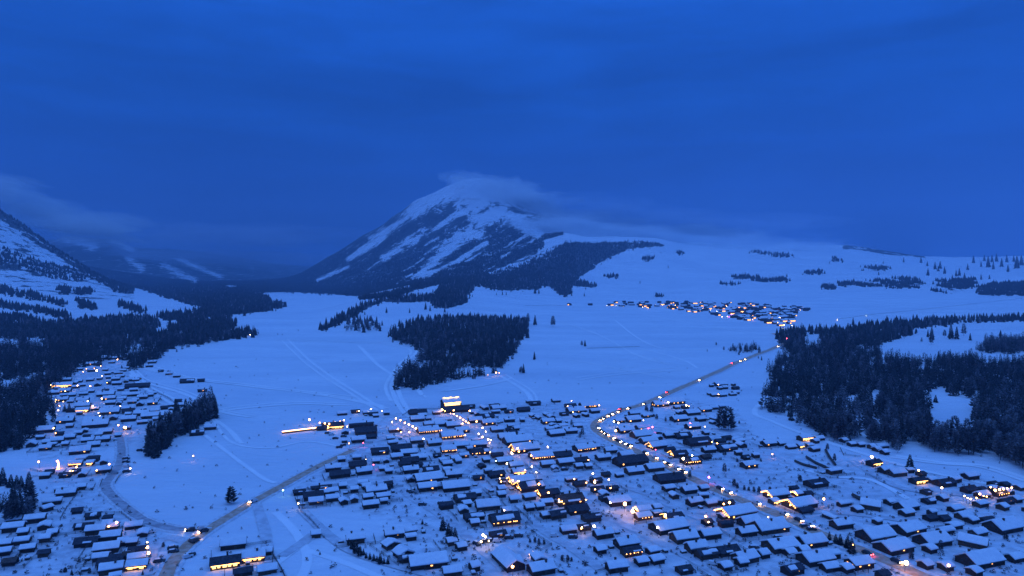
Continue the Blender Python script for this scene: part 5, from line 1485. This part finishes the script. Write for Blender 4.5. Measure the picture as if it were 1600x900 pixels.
# strip of lights along the long wall above the left road
A, B_ = at(441, 678), at(500, 671)
root = link('lit_wall', None, loc=tuple(A), label="long low wall lit by a pink and yellow light strip above the left road", category='wall')
d = B_ - A
b = MB(); b.tube((0, 0, 0.7), d + (0, 0, 0.7), 0.7, 4); link('wall', b.mesh('wall', M['wood']), root)
b = MB(); b.tube((0, -0.2, 1.7), d + (0, -0.2, 1.7), 0.32, 6); link('light_strip', b.mesh('light_strip', mat('strip_light', (0.4, 0.2, 0.1), 0.5, (1.0, 0.50, 0.22), 8.0)), root)

# ------------------------------------------------------------------ air and the cloud on the summit
def volume_mat(name, col, density, noise=None):
    m = bpy.data.materials.new(name); m.use_nodes = True
    t = m.node_tree; t.nodes.clear()
    o = N(t, 'ShaderNodeOutputMaterial'); v = N(t, 'ShaderNodeVolumePrincipled')
    v.inputs['Color'].default_value = (*col, 1)
    v.inputs['Density'].default_value = density
    t.links.new(v.outputs[0], o.inputs['Volume'])
    return m
b = MB(); b.box(-16500, 16500, -16500, 16500, -30, 1650)
link('haze', b.mesh('haze', volume_mat('haze_air', (0.37, 0.56, 0.78), 9.5e-5)), kind='stuff', label='thin blue dusk haze filling the valley')
def fog_blob(c, s, seed, dens):  # cloud puff, modelled as a volume lying inside the haze
    import bmesh
    bm = bmesh.new(); bmesh.ops.create_icosphere(bm, subdivisions=3, radius=1)
    V = np.array([v.co for v in bm.verts])
    d = 1 + 1.9 * fbm(V[:, 0] * 2.2 + seed, V[:, 1] * 2.0 + V[:, 2] * 2.6, 4, seed)
    for v, k in zip(bm.verts, d):
        v.co = (v.co.x * s[0] * k, v.co.y * s[1] * k, v.co.z * s[2] * k)
    me = bpy.data.meshes.new('fog_cloud'); bm.to_mesh(me); bm.free()
    me.materials.append(dens)
    link('fog_cloud', me, loc=c, kind='stuff', label='pale cloud wrapped round the mountain top')
def pt(sx, sy, Y): return ((sx - CX) / F * Y, Y, H - (sy - HOR) * Y / F)
fm = [volume_mat('fog_thin', (0.96, 0.97, 0.98), 0.0015), volume_mat('fog_thick', (0.96, 0.97, 0.98), 0.0019), volume_mat('fog_faint', (0.62, 0.72, 0.86), 0.00055), volume_mat('fog_ridge', (0.92, 0.94, 0.97), 0.0008)]
R6 = random.Random(5)
puffs = [(R6.uniform(60, 460), R6.uniform(362, 412), 7400 + R6.uniform(-500, 500), R6.uniform(50, 130), 400, R6.uniform(8, 18), 2) for _ in range(16)]
def bank(n, pts, Y, spread, rx, rz, mi):
    for t in range(n):
        f = (t + R6.random()) / n
        xs = np.linspace(0, 1, len(pts))
        puffs.append((float(np.interp(f, xs, [p[0] for p in pts])) + R6.uniform(-20, 20), float(np.interp(f, xs, [p[1] for p in pts])) + R6.gauss(0, spread), Y + R6.uniform(-350, 250), R6.uniform(*rx), R6.uniform(200, 500), R6.uniform(*rz), mi))
bank(22, [(722, 296), (760, 292), (800, 305), (850, 334)], 6600, 5, (18, 42), (6, 12), 1)
bank(34, [(790, 318), (860, 345), (950, 358), (1060, 370), (1180, 378)], 6250, 11, (35, 90), (8, 18), 0)
bank(16, [(850, 312), (960, 330), (1080, 345), (1250, 366)], 6300, 9, (50, 110), (7, 14), 2)
bank(34, [(850, 346), (940, 362), (1060, 376), (1260, 386)], 4900, 5, (30, 75), (5, 11), 3)
bank(14, [(1000, 374), (1150, 384), (1300, 388)], 5900, 3, (50, 90), (5, 9), 2)
bank(24, [(-60, 300), (30, 316), (100, 340), (190, 362)], 5000, 13, (20, 55), (8, 19), 0)
for i, (sx, sy, Y, rx, ry, rz, mi) in enumerate(puffs):
    fog_blob(pt(sx, sy, Y), (rx * Y / F, ry, rz * Y / F), i + 3, fm[mi])
